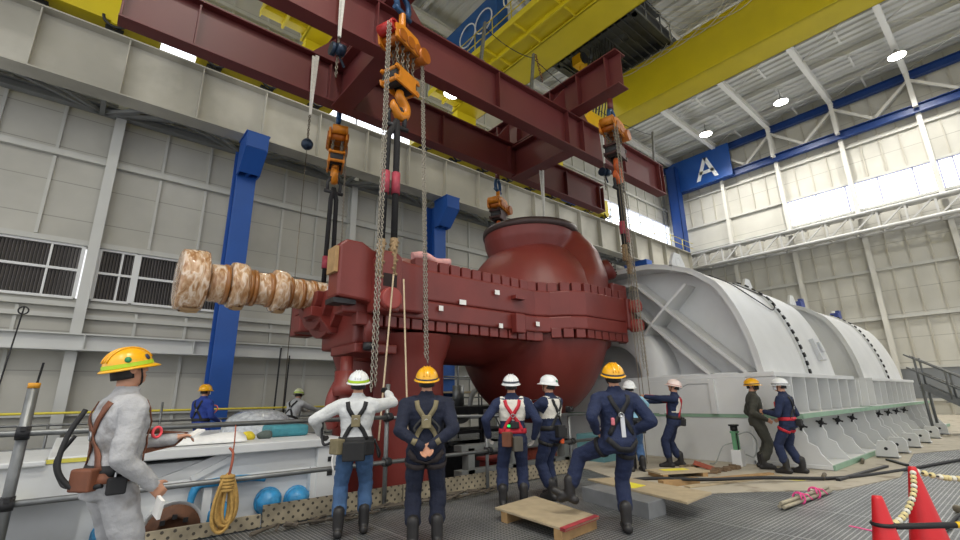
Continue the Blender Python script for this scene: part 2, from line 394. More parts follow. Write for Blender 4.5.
# ================================================================ CRANE COLUMNS, RUNWAY GIRDER
for x,lb in ((3.75,'tall blue crane column behind the man in the blue overall, left half of the wall'),(12.85,'blue crane column with bracket rising behind the red casing, middle of the wall'),(21.95,'blue crane column standing behind the big round nozzle of the red casing'),(31.05,'blue crane column far along the left wall, next before the corner')):
    t=thing('crane_column',lb,'column',(x,18.5,-.1),'blue crane columns along the left wall')
    b=MB(); b.ibeam((x,18.45,-2.4),(x,18.45,11.1),.68,.8,.06,.05,(0,1,0)); b.build('shaft',BLUE,t,.01)
    k=MB(); k.prism([(-.35,0),(.0,0),(.0,1.4),(-1.1,1.4),(-1.1,.75)],(x-.38,18.05,9.76),(0,1,0),(0,0,1),(.06,0,0)); k.prism([(-.35,0),(.0,0),(.0,1.4),(-1.1,1.4),(-1.1,.75)],(x+.32,18.05,9.76),(0,1,0),(0,0,1),(.06,0,0))
    k.bb(x-.42,x+.42,16.95,18.05,11.1,11.165); k.prism([(-.35,0),(.0,0),(0,1.3),(-1.05,1.3),(-1.05,.75)],(x-.05,18.05,9.78),(0,1,0),(0,0,1),(.1,0,0)); k.beam((x,16.98,10.53),(x,17.68,9.78),.7,.04,(0,0,1)); k.bb(x-.35,x+.35,16.95,17.0,10.53,11.1)
    k.build('bracket',BLUE,t,.008)
GIRD=mat('girder_grey',(172,169,158),.5,0,.14,.4,spots=((194,191,180),.3,.5))
b=MB(); gx0,gx1=-14,39.2
b.ibeam((gx0,17.72,12.26),(gx1,17.72,12.26),.72,2.18,.05,.03)
x=-13.62
while x<gx1: b.bb(x-.02,x+.02,17.42,17.72,11.22,13.3); x+=2.2
rw=b.build('runway_girder',GIRD); tag(rw,'deep grey crane runway girder running the whole length of the left wall','girder')
b=MB(); b.bb(gx0,gx1,17.68,17.78,13.36,13.48); b.build('rail',DSTEEL,rw)
b=MB(); 
for x in range(26,40,2): b.tube([(x,17.5,13.36),(x,17.5,14.4)],.025,6)
for z in (13.9,14.4): b.tube([(26,17.5,z),(40,17.5,z)],.025,6)
b.build('guard_rail',mat('rail_yellow',(206,190,70),.5,0,0),rw)
# bracing between girder and wall
b=MB(); DK=mat('bracing_grey',(120,122,122),.5,0,.1,2)
b.ibeam((gx0,19.6,11.6),(gx1,19.6,11.6),.3,.3,.03,.03)
for x in [-9.9+4.55*i for i in range(11)]:
    b.beam((x,18,11.45),(x,19.6,11.45),.14,.14)
    for dx in (-3.2,-1.7,1.7,3.2): b.beam((x+dx,17.95,11.45),(x,19.55,11.45),.12,.12)
struct(b.build('trim_4',DK))
# corner portal with the letter A
t=thing('crane_portal','blue steel portal in the far corner carrying a big white letter A','portal frame',(40.2,17.9,0))
b=MB(); b.ibeam((39.75,18.35,0),(39.75,18.35,22.0),.9,.9,.06,.05,(0,1,0)); b.bb(39.3,39.35,17.9,18.8,0,22.0); b.build('column',DBLUE,t,.01)
b=MB(); b.bb(40.05,40.15,-2,18.4,20.15,23.1) if False else b.bb(40.02,40.14,13.3,18.8,19.6,22.6); b.bb(39.9,40.2,13.3,18.8,19.55,19.65); b.build('web_plate',mat('portal_blue',(26,76,150),.42,0,.06,1),t)
def stroke_letter():
    m=MB(); X=39.99
    def s(p,q,w=.34): m.beam((X,p[0],p[1]),(X,q[0],q[1]),.03,w,(1,0,0)) if False else m.prism([(p[0],p[1]),(p[0]-w,p[1]),(q[0]-w,q[1]),(q[0],q[1])],(X,0,0),(0,1,0),(0,0,1),(.03,0,0))
    s((16.35,19.95),(15.55,22.0)); s((14.75,19.95),(15.55,22.0)); m.bb(X,X+.03,14.75,16.0,20.5,20.8); return m
stroke_letter().build('letter',mat('sign_white',(238,240,242),.5,0,0),t)
# ================================================================ OVERHEAD CRANES
def girder(t,xa,z0,h,wd,y0=-16,y1=17.6,ribs=True):
    b=MB(); b.bb(xa,xa+wd,y0,y1,z0,z0+.05); b.bb(xa-.0,xa+.04,y0,y1,z0,z0+h); b.bb(xa+wd-.04,xa+wd,y0,y1,z0,z0+h); b.bb(xa-.1,xa+wd+.1,y0,y1,z0+h,z0+h+.05)
    b.bb(xa-.06,xa,y0,y1,z0,z0+.06)
    b.build('girder',YEL,t)
    if not ribs: return
    s=MB(); s.bb(xa-.14,xa,y0,y1,z0+h*.52,z0+h*.56); y=-15
    while y<y1: s.nxt(); s.bb(xa-.12,xa,y-.02,y+.02,z0+.05,z0+h); y+=1.9
    y=-14.05
    while y<y1: s.nxt(); s.bb(xa-.1,xa,y-.02,y+.02,z0+h*.2,z0+h*.52); y+=1.9
    s.builds('stiffener',YEL,t)
def truck(t,xa,xb):
    b=MB(); b.bb(xa,xb,17.35,18.05,13.72,14.9); b.bb(xa+.05,xb-.05,17.3,18.1,13.68,13.72); b.build('end_carriage',YEL,t,.01)
    x=xa+.6; i=0
    while x<xb:
        w=MB(); w.cyl((x,17.6,13.74),(x,17.84,13.74),.26,18); w.mat=1; w.cyl((x,17.3,13.74),(x,17.61,13.74),.13,14); w.mat=0
        w.build('wheel',[DSTEEL,YEL],t)
        g=MB(); g.torus((x,17.3,13.8),(0,1,0),.32,.05,14,6,0,PI,(1,0,0)); g.mat=1; g.bb(x-.42,x+.42,17.4,17.5,13.92,14.0); g.build('wheel_guard',[DSTEEL,YEL],t)
        x+=1.9
def handrail(name,t,pts,h,m,up=1.0,step=1.2):
    b=MB(); 
    for a,c in zip(pts,pts[1:]):
        a=V(a);c=V(c);n=max(1,int((c-a).length/step))
        for i in range(n+1):
            p=lerp(a,c,i/n); b.tube([p,p+V((0,0,h))],.025,6)
        for q in (.5,1): b.tube([a+V((0,0,h*q)),c+V((0,0,h*q))],.025,6)
    return b.build(name,m,t)
t=thing('overhead_crane','yellow overhead crane on the right with dark trolley and hook block between its girders','crane',(17.7,0,16.5))
girder(t,13.3,16.5,2.2,1.5); girder(t,20.8,16.5,2.4,1.45,ribs=False); truck(t,10.9,27)
b=MB(); 
for xa,wd in ((13.3,1.5),(20.8,1.45)): b.nxt(); b.bb(xa+.1,xa+wd-.1,17.3,18.1,14.9,16.5)
b.builds('saddle',YEL,t)
# walkway hung beside the left girder, its ribs seen from below
def walkway(t,xa):
    b=MB(); b.bb(xa-1.75,xa-.02,-16,17.3,16.62,16.66); b.bb(xa-1.8,xa-1.75,-16,17.3,16.5,16.8); b.build('walkway',YEL,t)
    b=MB(); b.bb(xa-.95,xa-.85,-16,17.3,16.42,16.62); y=-15.5
    while y<17.2: b.nxt(); b.bb(xa-1.75,xa-.02,y-.03,y+.03,16.5,16.62); y+=1.9
    b.builds('walkway_rib',YEL,t); handrail('handrail',t,[(xa-1.72,-2,16.66),(xa-1.72,17.2,16.66)],1.1,YEL)
walkway(t,13.3)
b=MB(); b.bb(12.1,12.8,12.6,17.0,16.7,19.9); b.nxt(); b.bb(12.1,12.8,8.6,10.6,16.7,17.9); b.builds('cabinet',mat('cabinet_blue',(30,84,146),.45,0,.1,2),t,.02)
b=MB()
for y in (11.4,13.4,14.6): b.nxt(); b.torus((11.95,y,18.6),(1,0,0),.6,.035,18,6)
b.builds('cable_loop',mat('cable_white',(222,222,218),.6,0,0),t)
b=MB(); b.bb(21.7,23.1,17.22,17.32,13.5,14.1); b.build('blue_panel',BLUE,t,.01)
# trolley
b=MB(); DGR=mat('trolley_grey',(70,72,74),.5,.3,.15,3)
b.bb(13.9,21.6,8.6,8.95,19.0,19.5); b.bb(13.9,21.6,13.4,13.75,19.0,19.5); b.bb(14.8,15.1,8.7,13.6,19.0,19.4); b.bb(20.6,20.9,8.7,13.6,19.0,19.4); b.bb(17.4,17.7,8.7,13.6,19,19.4)
b.cyl((15.6,10,20.1),(15.6,12.6,20.1),.55,20); b.cyl((18.9,10,20.1),(18.9,12.6,20.1),.75,20); b.bb(16.2,17.4,9.2,10.4,19.2,20.2); b.bb(14.9,20.7,8.9,13.5,19.42,19.46); b.bb(15,20.6,8.9,13.5,20.9,20.95)
for y in range(12): b.bb(15+.02*y,20.6,9+.38*y,9.06+.38*y,18.95,19.0)
b.build('trolley',DGR,t)
b=MB()
for x in (15.2,16.6,18,19.4,20.4):
    b.tube([(x,8.5,18.7),(x,8.5,19.9)],.035,6)
for z in (18.75,19.3,19.9): b.tube([(15,8.5,z),(20.5,8.5,z)],.035,6)
for x in (15,20.5): b.tube([(x,8.5,19.9),(x,13.7,19.9)],.03,6); b.tube([(x,8.5,18.75),(x,13.7,18.75)],.03,6)
b.build('trolley_frame',GALV,t)
b=MB()
for i in range(6): 
    for yy in (10.8,11.15,11.5): b.tube([(16.45+i*.22,yy,14.0),(17.9+i*.28,yy,19.7)],.02,5)
for i in range(4): b.tube([(17.2+i*.1,12.0,18.5),(17.2+i*.12,12.0,19.5)],.018,5)
b.build('hoist_rope',BLACK,t)
HB=mat('hook_block_yellow',(226,176,24),.4,0,.08,3)
b=MB(); c=V((16.9,11.15,13.5))
for dy in (-.42,.36): b.prism([(-1.1,-.5),(1.1,-.5),(1.4,0),(.9,.6),(-.9,.6),(-1.4,0)],c+V((0,dy,0)),(1,0,0),(0,0,1),(0,.08,0))
b.bb(c.x-1.0,c.x+1.0,10.78,11.5,13.05,13.3); b.mat=1
for dx in (-.6,.6): b.cyl(c+V((dx,-.34,.05)),c+V((dx,.34,.05)),.42,20)
b.build('hook_block',[HB,DSTEEL],t,.02)
b=MB(); b.tube(spline([(16.6,11.15,13.1),(16.6,11.15,12.6),(16.95,11.15,12.3),(16.85,11.15,11.95),(16.5,11.15,11.85),(16.25,11.15,12.1)],5),[.14]*10+[.15]*10+[.08]*6 if False else .12,8); b.build('hook',DSTEEL,t)
b=MB(); c=V((17.35,12.0,18.2)); b.bb(c.x-.3,c.x+.3,11.75,12.25,17.95,18.5); b.mat=1; b.cyl(c+V((0,-.34,.1)),c+V((0,.34,.1)),.3,16); b.mat=0
b.tube(spline([(17.35,12,17.95),(17.35,12,17.75),(17.5,12,17.6),(17.4,12,17.45),(17.25,12,17.5)],4),.07,6); b.build('auxiliary_hook_block',[HB,DSTEEL],t,.02)
# festoon netting over the right girder
b=MB()
for i in range(7):
    y0=4+i*.9; b.tube(sag((20.7,y0,19.3),(20.7,y0+2.6,19.0),.55,14),.02,5)
for i in range(8): b.tube(sag((18.3+i*.3,8.4,19.6),(20.75,4.2+i*.75,19.0),.4,10),.014,5)
b.build('festoon_cable',mat('festoon_white',(206,200,178),.7,0,0),t)
t=thing('overhead_crane','yellow overhead crane on the left seen between the two long red beams','crane',(2.0,0,16.5))
girder(t,5.1,16.5,2.2,1.5); girder(t,-2.6,16.5,2.2,1.45); truck(t,-3.4,.4); truck(t,1.5,6.7)
b=MB()
for xa in (5.1,-2.6): b.nxt(); b.bb(xa+.1,xa+1.35,17.3,18.1,14.9,16.5)
b.builds('saddle',YEL,t)
walkway(t,5.1)
b=MB(); b.bb(-1.5,-.9,16.6,17.3,15.1,16.4)
for i in range(7): b.bb(-1.0,-.35,16.5,17.3,15.1+i*.2,15.14+i*.2)
b.build('ladder_platform',YEL,t)
# ================================================================ LIFTING FRAME
XF=(.82,(0,0,.261))
t=thing('lifting_frame','dark red spreader frame of long I beams and cross beams hanging over the casing','lifting frame',(9.2,11.1,10.33))
FX0,FX1=-1.2,19.2
for y,xa,xb in ((9.46,FX0,FX1),(12.52,-.62,18.9)):
    b=MB(); zc=11.0 if y<11 else 11.1; b.ibeam((xa,y,zc),(xb,y,zc),.44,1.46,.05,.04); b.build('long_beam',REDB,t,.006)
    s=MB()
    for x in (xa+.04,.95,5.0-.45,5.45,8.9,12.35,13.25,16,xb-.35,xb-.04):
        s.nxt(); s.bb(x-.02,x+.02,y-.21,y+.21,10.33 if y<11 else 10.43,11.67)
    s.builds('stiffener',REDB,t)
for x,y0,y1 in ((5.0,7.5,14.4),(12.8,7.15,14.4)):
    b=MB(); b.ibeam((x,y0,12.47),(x,y1,12.47),.6,1.42,.05,.04); b.build('cross_beam',REDB,t,.006)
    s=MB()
    for y in (y0+.5,8.9,10.2,11.1,12.1,13.3,14.0): s.nxt(); s.bb(x-.28,x+.28,y-.02,y+.02,11.8,13.15)
    for y in (9.46,12.52):
        s.nxt(); s.prism([(0,0),(.9,0),(0,1.1)],(x-.3,y-.02,11.75),(-1,0,0),(0,0,1),(0,.05,0)); s.nxt(); s.prism([(0,0),(.9,0),(0,1.1)],(x+.3,y-.02,11.75),(1,0,0),(0,0,1),(0,.05,0))
    s.builds('stiffener',REDB,t)
    d=MB(); d.ibeam((x,9.5,11.0),(x,12.48,11.0),.6,1.42,.05,.04); d.build('spacer_beam',REDB,t)
for x,y in ((8.3,9.5),(10.65,9.5),(18.9,9.5)):
    b=MB(); b.beam((x,y,11.75),(x+.25,y,13.6),.09,.09); b.bb(x-.1,x+.1,y-.1,y+.1,11.75,11.95); b.build('safety_post',GALV,t)
b=MB(); b.tube(sag((8.5,9.5,13.4),(10.85,9.5,13.4),.2),.015,5); b.tube(sag((10.85,9.5,13.4),(19.1,9.5,13.4),.5),.015,5); b.build('lifeline',DSTEEL,t)
b=MB(); b.chain((10.9,9.4,13.5),(11.2,9.4,12.5),.12,.014); b.build('post_chain',mat('rust_chain',(110,64,40),.6,.4,.2,10),t)
# ================================================================ CHAIN HOISTS
def hoist(p,label,z1,z2,zh,col=HYEL,rz=.5,motor=None,hand=None,style=0):
    x,y,z0=p; t=thing('chain_hoist',label,'chain hoist',(x,y,zh),'chain hoists under the red lifting frame')
    R=Matrix.Rotation(rz,3,'Z'); c=V((x,y,0))
    def q(a,b_,z): return c+R@V((a,b_,0))+V((0,0,z))
    SH=mat('shackle_blue',(34,72,112),.35,.3,.15,6)
    b=MB(); b.tube([q(-.17,0,z0-.42),q(-.24,0,z0-.2),q(-.2,0,z0),q(0,0,z0+.13),q(.2,0,z0),q(.24,0,z0-.2),q(.17,0,z0-.42)],.075,8); b.cyl(q(-.3,0,z0-.42),q(.3,0,z0-.42),.07,10); b.build('top_shackle',SH,t)
    b=MB(); b.tube([q(0,0,z0+.12),q(0,0,z0+.55)],.1,10); b.build('hanger_link',REDB,t)
    # upper block
    b=MB(); h=.24
    for s in (-.26,.26): b.prism([(-.5,-h),(.42,-h),(.55,-.05),(.28,h),(-.28,h),(-.55,.1)],q(0,s-.03,z1),R@V((1,0,0)),(0,0,1),R@V((0,.06,0)))
    b.box(q(0,0,z1+.05),(.5,.5,.3),M=R)
    b.tube([q(0,0,z1+.2),q(0,0,z0-.45)],.09,8)
    b.build('upper_block',col,t,.01)
    b=MB()
    for xx in (-.3,0,.3): b.cyl(q(xx,-.33,z1-.08),q(xx,.33,z1-.08),.15,14)
    b.cyl(q(.5,-.38,z1-.12),q(.5,.1,z1-.12),.2,16); b.build('sheave',mat('sheave_orange',(168,92,20),.4,.2,.15,6),t)
    b=MB(); m=mat('hoist_motor_red',(176,36,34),.4,0,.1,5) if motor else col
    b.cyl(q(-.55,-.22,z1+.05),q(-.55,.2,z1+.05),.14,14); b.torus(q(-.55,-.24,z1+.05),R@V((0,1,0)),.12,.03,16,6); b.build('gear_case',m,t)
    b=MB()
    for i in range(4):
        for s in (-.14,.14): b.nxt(); b.chain(q(-.33+i*.21,s,z1-.2),q(-.27+i*.18,s,z2+.16),.12,.017)
    b.builds('load_chain',CHAIN,t)
    b=MB()
    for s in (-.22,.22): b.prism([(-.42,-.24),(.42,-.24),(.46,-.12),(.3,-.1),(.3,.08),(.46,.1),(.42,.2),(-.42,.2),(-.46,.1),(-.3,.08),(-.3,-.1),(-.46,-.12)],q(0,s-.025,z2),R@V((1,0,0)),(0,0,1),R@V((0,.05,0)))
    for xx in (-.36,.36): b.cyl(q(xx,-.26,z2-.15),q(xx,.26,z2-.15),.05,8); b.cyl(q(xx,-.26,z2+.15),q(xx,.26,z2+.15),.05,8)
    b.mat=1
    for xx in (-.2,.2): b.cyl(q(xx,-.2,z2),q(xx,.2,z2),.2,14)
    b.build('lower_block',[col if style<2 else mat('block_dark',(66,40,36),.5,.2,.15,5),DSTEEL],t,.008)
    b=MB(); pts=spline([q(0,0,z2-.24),q(0,0,zh+.42),q(.2,0,zh+.25),q(.2,0,zh+.02),q(0,0,zh-.1),q(-.2,0,zh+.05),q(-.22,0,zh+.2)],5)
    n=len(pts); b.tube(pts,[.09+.04*math.sin(PI*min(1,i/n*1.15)) if i<n-6 else .1-.013*(i-n+6) for i in range(n)],8); b.build('hook',col if style<2 else mat('hook_orange',(206,96,40),.45,0,.1,4),t)
    if hand:
        b=MB()
        for a,s,ze in hand:
            b.nxt(); b.chain(q(a,s,z1-.05),q(a*1.25,s-.15,ze),.085,.0095)
        b.builds('hand_chain',mat('hand_chain',(150,144,132),.45,.5,.15,20),t)
    return t
def slings(label,A,pts,sleeve,lash,grp='black slings hanging from the chain hoists'):
    t=thing('round_sling',label,'sling',A,grp)
    b=MB(); A=V(A)
    for p in pts: b.tube([A+V((-.0,0,0)),lerp(A,p,.12)+V(((V(p)-A).x*.6,0,0)) ,V(p)],.075,8)
    b.build('sling_leg',SLING,t)
    b=MB(); b.tube([A+V((-.2,0,-.15)),A+V((-.22,0,.15)),A+V((-.1,0,.34)),A+V((.1,0,.34)),A+V((.22,0,.15)),A+V((.2,0,-.15))],.055,8); b.cyl(A+V((-.3,0,-.15)),A+V((.3,0,-.15)),.06,10); b.build('shackle',DSTEEL,t)
    for p in pts:
        b=MB(); a=lerp(A,p,sleeve[0]); c=lerp(A,p,sleeve[1]); off=V(((V(p)-A).x*.6*(1-sleeve[0])/.88,0,0)); 
        def on(u):
            k=lerp(A,p,.12)+V(((V(p)-A).x*.6,0,0)); return lerp(k,p,(u-.12)/.88)
        b.tube([on(sleeve[0]),on(sleeve[1])],.1,10); b.build('red_sleeve',RSLV,t)
        if lash:
            k=MB(); q=on(lash); e=V(p); n=26
            hx=[lerp(q,e,i/n)+V((.085*math.cos(i*1.9),.085*math.sin(i*1.9),0)) for i in range(n+1)]
            k.tube(hx,.04,5); k.tube([q,e],.085,8); k.build('rope_lashing',mat('rope_burlap',(150,126,94),.9,0,.25,30,.5,90),t)
    return t
hoist((4.78,8.4,11.2),'orange chain hoist with red gear case nearest on the left, above the twin black slings',9.85,8.75,7.95,motor=True,rz=.35,hand=((-.78,-.25,1.6),(-.7,-.25,1.7),(.55,-.2,2.3),(.62,-.2,2.2)))
slings('twin black red-sleeved slings lashed with rope at the front left of the casing',(4.72,8.4,7.7),[(4.44,8.4,3.9),(4.76,8.4,4.0)],(.36,.5),.78)
hoist((12.8,7.75,11.0),'orange chain hoist at the right with dark lower block, in front of the beam ends',10.35,9.45,8.5,rz=.2,style=2,hand=((-.5,-.25,2.2),(-.42,-.3,2.0)))
slings('black slings hanging to the front right lug of the casing beside the white hood',(12.8,7.75,8.25),[(12.76,7.75,5.6),(12.95,7.75,5.2)],(.5,.66),.8)
hoist((5.3,13.3,10.75),'orange chain hoist hanging behind the rear red beam over the casing left end',9.75,8.95,8.35,rz=1.25,hand=((.2,-.3,1.2),(.3,-.32,1.4)))
slings('pair of long black slings behind the casing left end under the rear hoist',(5.3,13.3,8.0),[(5.2,13.3,4.8),(5.45,13.3,4.8)],(.72,.84),None)
hoist((12.75,13.6,10.6),'orange chain hoist with blue shackle behind the round nozzle of the casing',9.5,9.0,8.2,rz=.4,style=2)
# white webbing slings with small lever hoists
def strop(p,z0,z1,label,ball,extra=True):
    t=thing('webbing_sling',label,'sling',(p[0],p[1],z1),'white webbing slings hung over the red frame')
    b=MB(); x,y=p
    b.add([(x-.09,y,z0),(x+.06,y,z0),(x+.04,y-.03,z1+1.1),(x-.04,y-.03,z1+1.1)],[(0,1,2,3)]); b.add([(x-.02,y-.09,z0),(x+.09,y-.09,z0),(x+.02,y-.06,z1+1.1),(x-.03,y-.06,z1+1.1)],[(0,1,2,3)])
    b.build('strap',WEB,t,solid=.02)
    h=MB()
    if ball: h.sph((x,y,z1+.15),.17,14,10); h.mat=1; h.chain((x,y,z1+1.1),(x,y,z1+.3),.1,.014); h.tube([(x,y,z1),(x,y,.6)],.012,5)
    else: h.cyl((x-.08,y-.1,z1+.7),(x+.12,y-.1,z1+.7),.14,14); h.cyl((x-.18,y,z1+.72),(x-.06,y,z1+.72),.16,14); h.beam((x,y,z1+.7),(x+.18,y,z1+.35),.05,.03); h.mat=1; h.chain((x,y,z1+.6),(x,y,z1),.1,.014); h.tube([(x,y,z1+1.1),(x,y,z1+.8)],.03,6)
    h.build('lever_hoist',[mat('hoist_navy',(30,46,66),.35,.4,.15,5),CHAIN],t)
strop((3.5,9.15),12.4,8.75,'white webbing sling with grey lever hoist over the front beam at upper left',False)
strop((4.0,12.24),11.6,8.45,'white webbing sling with dark round hook ball over the rear beam',True)
strop((14.2,9.15),11.7,9.0,'white webbing sling on the front beam close to the right hoist',False)
strop((13.0,11.3),10.3,7.2,'thin white sling running down to the rim of the round nozzle',False)
# ================================================================ TURBINE CASING
CY,CZ=10.8,3.88
t=thing('turbine_casing','huge dark red turbine casing with bolted flange and round nozzle, hanging over the pit','turbine casing',(8.5,CY,1.0))
T=t
def voxel_union(mb,vox,smooth=8,it=.5):
    me=bpy.data.meshes.new('tmp'); me.from_pydata([tuple(p) for p in mb.v],[],mb.f); bm=bmesh.new(); bm.from_mesh(me); bmesh.ops.recalc_face_normals(bm,faces=bm.faces); bm.to_mesh(me); bm.free()
    o=bpy.data.objects.new('tmp',me); COL.objects.link(o)
    m=o.modifiers.new('r','REMESH'); m.mode='VOXEL'; m.voxel_size=vox; m.adaptivity=0
    if smooth: q=o.modifiers.new('s','SMOOTH'); q.iterations=smooth; q.factor=it
    dg=bpy.context.evaluated_depsgraph_get(); dg.update(); ev=o.evaluated_get(dg); r=bpy.data.meshes.new_from_object(ev)
    bpy.data.objects.remove(o); bpy.data.meshes.remove(me); return r
def from_mesh(me,name,m,parent):
    b=V(parent['_w'])
    if XF is not None: me.transform(Matrix.Translation(V(XF[1]))@Matrix.Scale(XF[0],4))
    me.transform(Matrix.Translation(-b)); me.name=name
    me.materials.clear(); me.materials.append(m); me.polygons.foreach_set('use_smooth',[True]*len(me.polygons))
    o=bpy.data.objects.new(name,me); COL.objects.link(o); o.parent=parent; o['_w']=tuple(b); return o
def half_shell(prof,lo,n=32): # closed half of revolution about the rotor axis
    b=MB(); rows=[]
    for x,r in prof:
        rows.append([(x,CY-r*math.cos(PI*k/n),CZ+(-1 if lo else 1)*r*math.sin(PI*k/n)) for k in range(n+1)])
    return b.grid(rows,True)
# flange outline in plan
fr=[(4.55,9.4),(3.9,9.35),(3.9,8.9),(5.6,8.8),(9.55,8.8),(10.0,8.62),(10.35,8.2),(10.8,7.98),(12.75,7.95),(13.15,8.2)]
bk=[(13.15,13.4),(12.75,13.65),(10.8,13.6),(10.35,13.4),(10.0,13.0),(9.55,12.8),(5.6,12.8),(4.2,12.65),(4.2,12.2),(4.55,12.05)]
b=MB(); P=fr+bk; b.prism(P,(0,0,3.66),(1,0,0),(0,1,0),(0,0,.74)); 
L=[p for p in fr if p[0]<10.2]+[(10.2,13.2)]+[p for p in bk if p[0]<10.2]; b.prism(L,(0,0,3.2),(1,0,0),(0,1,0),(0,0,.46)); b.prism([(9.9,8.7)]+[p for p in fr if p[0]>10.2]+[p for p in bk if p[0]>10.2]+[(9.9,12.9)],(0,0,3.28),(1,0,0),(0,1,0),(0,0,.38))
b.build('joint_flange',RED,T,.05,seg=3)
# lower half
b=half_shell([(4.2,.2),(4.25,1.35),(5.2,1.6),(8.7,1.75),(9.2,2.0)],True); b.mat=0
lo=MB(); lo.sph((11.4,CY,3.7),(2.15,2.72,3.05),32,24); lo.sph((9.2,CY,3.75),(1.6,1.9,1.35),24,16); lo.cyl((5.2,CY,3.75),(9.4,CY,3.75),1.38,32); lo.bb(10.2,12.9,8.6,13.0,2.9,3.7); lo.bb(4.4,5.4,9.3,11.2,2.6,3.7)
me=voxel_union(lo,.09,10); from_mesh(me,'lower_half',RED,T)
# upper half: low shell, dome with nozzle bowl
up=MB(); up.cyl((5.4,CY,3.85),(10,CY,3.85),1.35,32); up.sph((7.6,CY,4.0),(2.4,1.7,1.05),24,16)
NX,NZ,NR=11.65,7.02,1.65
up.lathe([(NR-.02,NZ-.02),(NR-.05,NZ-.4),(NR-.22,NZ-.9),(NR-.55,NZ-1.4),(.8,NZ-1.9),(.01,NZ-2.05)],(NX-.05,CY,0),(0,0,1),40)
up.add([(NX+(NR-.02)*math.cos(2*PI*k/40),CY+(NR-.02)*math.sin(2*PI*k/40),NZ-.02) for k in range(40)],[list(range(40))])
rows=[]
def itp(q,tb):
    for (a,u),(c,v) in zip(tb,tb[1:]):
        if q<=c: f=(q-a)/(c-a); f=f*f*(3-2*f)*.4+f*.6; return u*(1-f)+v*f
    return tb[-1][1]
for i in range(15):
    q=i/14; z=4.1+q*2.82; e=2.3
    xl=itp(q,[(0,9.5),(.2,10.2),(.5,11.0),(1,11.8)]); xr=itp(q,[(0,13.48),(.35,13.48),(.65,13.42),(.85,13.2),(1,12.85)]); hy=itp(q,[(0,2.72),(.35,2.58),(.7,2.2),(1,1.62)])
    rows.append([((xl+xr)/2+(xr-xl)/2*math.copysign(abs(math.cos(a))**(2/e),math.cos(a)),CY+hy*math.copysign(abs(math.sin(a))**(2/e),math.sin(a)),z) for a in [2*PI*k/40 for k in range(40)]])
o0=len(up.v); up.grid(rows,closed=True); up.f.append(list(range(o0,o0+40))); up.f.append(list(range(o0+560,o0+600))); up.mi+=[0,0]; up.sm+=[True,True]
rows=[]   # left skirt
for i in range(8):
    q=i/7; z=4.1+q*2.0; r=1.5-.85*q**.8
    rows.append([(10.65+r*math.cos(a)+.35*q,CY+1.25*r*math.sin(a),z) for a in [2*PI*k/32 for k in range(32)]])
o0=len(up.v); up.grid(rows,closed=True); up.f.append(list(range(o0,o0+32))); up.f.append(list(range(o0+224,o0+256))); up.mi+=[0,0]; up.sm+=[True,True]
me=voxel_union(up,.06,5); from_mesh(me,'upper_half',RED,T)
b=MB(); b.lathe([(NR-.35,NZ+.12),(NR+.04,NZ+.12),(NR+.06,NZ+.02),(NR+.04,NZ-.1),(NR-.1,NZ-.14)],(NX,CY,0),(0,0,1),48); b.build('nozzle_rim',mat('rim_dark',(60,44,42),.45,.2,.2,8),T)
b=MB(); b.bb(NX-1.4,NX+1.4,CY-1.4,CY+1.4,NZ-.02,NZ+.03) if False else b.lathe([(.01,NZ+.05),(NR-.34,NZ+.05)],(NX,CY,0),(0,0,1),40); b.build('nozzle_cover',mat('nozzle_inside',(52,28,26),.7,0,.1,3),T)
# flange nuts: every nut its own part
_x=XF; XF=None; nm=MB(); nm.bb(-.115,.115,-.1,.1,0,.23); NUT=nm.build('flange_nut',RED,None,.015,loc=(0,0,0)); XF=_x
def nut(p,rz=0,first=[True]):
    o=NUT if first[0] else NUT.copy()
    if not first[0]: COL.objects.link(o)
    first[0]=False; o.parent=T; o.location=xf(p)-V(T['_w']); o.rotation_euler=(0,0,rz); o['_w']=tuple(p)
def along(pts,step,z):
    pts=[V((a,c,0)) for a,c in pts]; d=0; need=0
    for a,c in zip(pts,pts[1:]):
        L=(c-a).length; k=need
        while k<L:
            p=lerp(a,c,k/L); nut((p.x,p.y,z),math.atan2(c.y-a.y,c.x-a.x)); k+=step
        need=k-L
along([(5.75,8.98),(9.5,8.98),(10.0,8.8),(10.35,8.45),(10.8,8.16),(12.8,8.13),(13.0,8.3)],.345,4.38)
along([(4.35,8.98),(9.6,8.98),(10.0,8.8)],.335,2.97); along([(10.15,8.6),(10.4,8.35),(10.8,8.15),(12.8,8.13),(13.0,8.3)],.34,3.05)
# left end: beam blocks, trunnion boxes, bearing end
b=MB()
for s in (-1,1):
    y0=CY+s*2.15; ya,yb=(8.62,9.15) if s<0 else (12.45,12.98)
    b.nxt(); b.prism([(4.5,3.3),(5.7,3.3),(5.7,4.4),(4.5,4.5)] if s>0 else [(3.66,3.46),(4.3,3.42),(4.7,3.3),(5.7,3.3),(5.7,4.4),(5.2,4.44),(4.4,4.55),(4.15,4.68),(3.8,4.68),(3.66,4.55)],(0,ya,0),(1,0,0),(0,0,1),(0,yb-ya,0))
b.builds('end_block',RED,T,.05)
for s,yc in ((-1,8.45),(1,13.1)):
    b=MB(); b.prism([(4.38,3.2),(4.9,3.2),(4.95,3.6),(4.95,4.4),(4.8,4.5),(4.5,4.5),(4.38,4.3)],(0,yc-.12,0),(1,0,0),(0,0,1),(0,.45,0)); 
    b.build('lug_box',RED,T,.04,seg=3)
    b=MB(); b.cyl((4.66,yc-.26,3.46),(4.66,yc+.2,3.46),.23,24); b.build('trunnion',mat('trunnion_red',(150,62,56),.4,0,.08,3),T,.03)
    b=MB(); b.bb(4.5,4.82,yc-.125,yc-.1,3.72,4.0); b.build('lug_slot',mat('slot_dark',(34,18,17),.8,0,0),T)
b=MB(); b.bb(3.58,3.66,8.66,9.05,3.95,4.5); b.build('wood_pad',TIMB,T,.01)
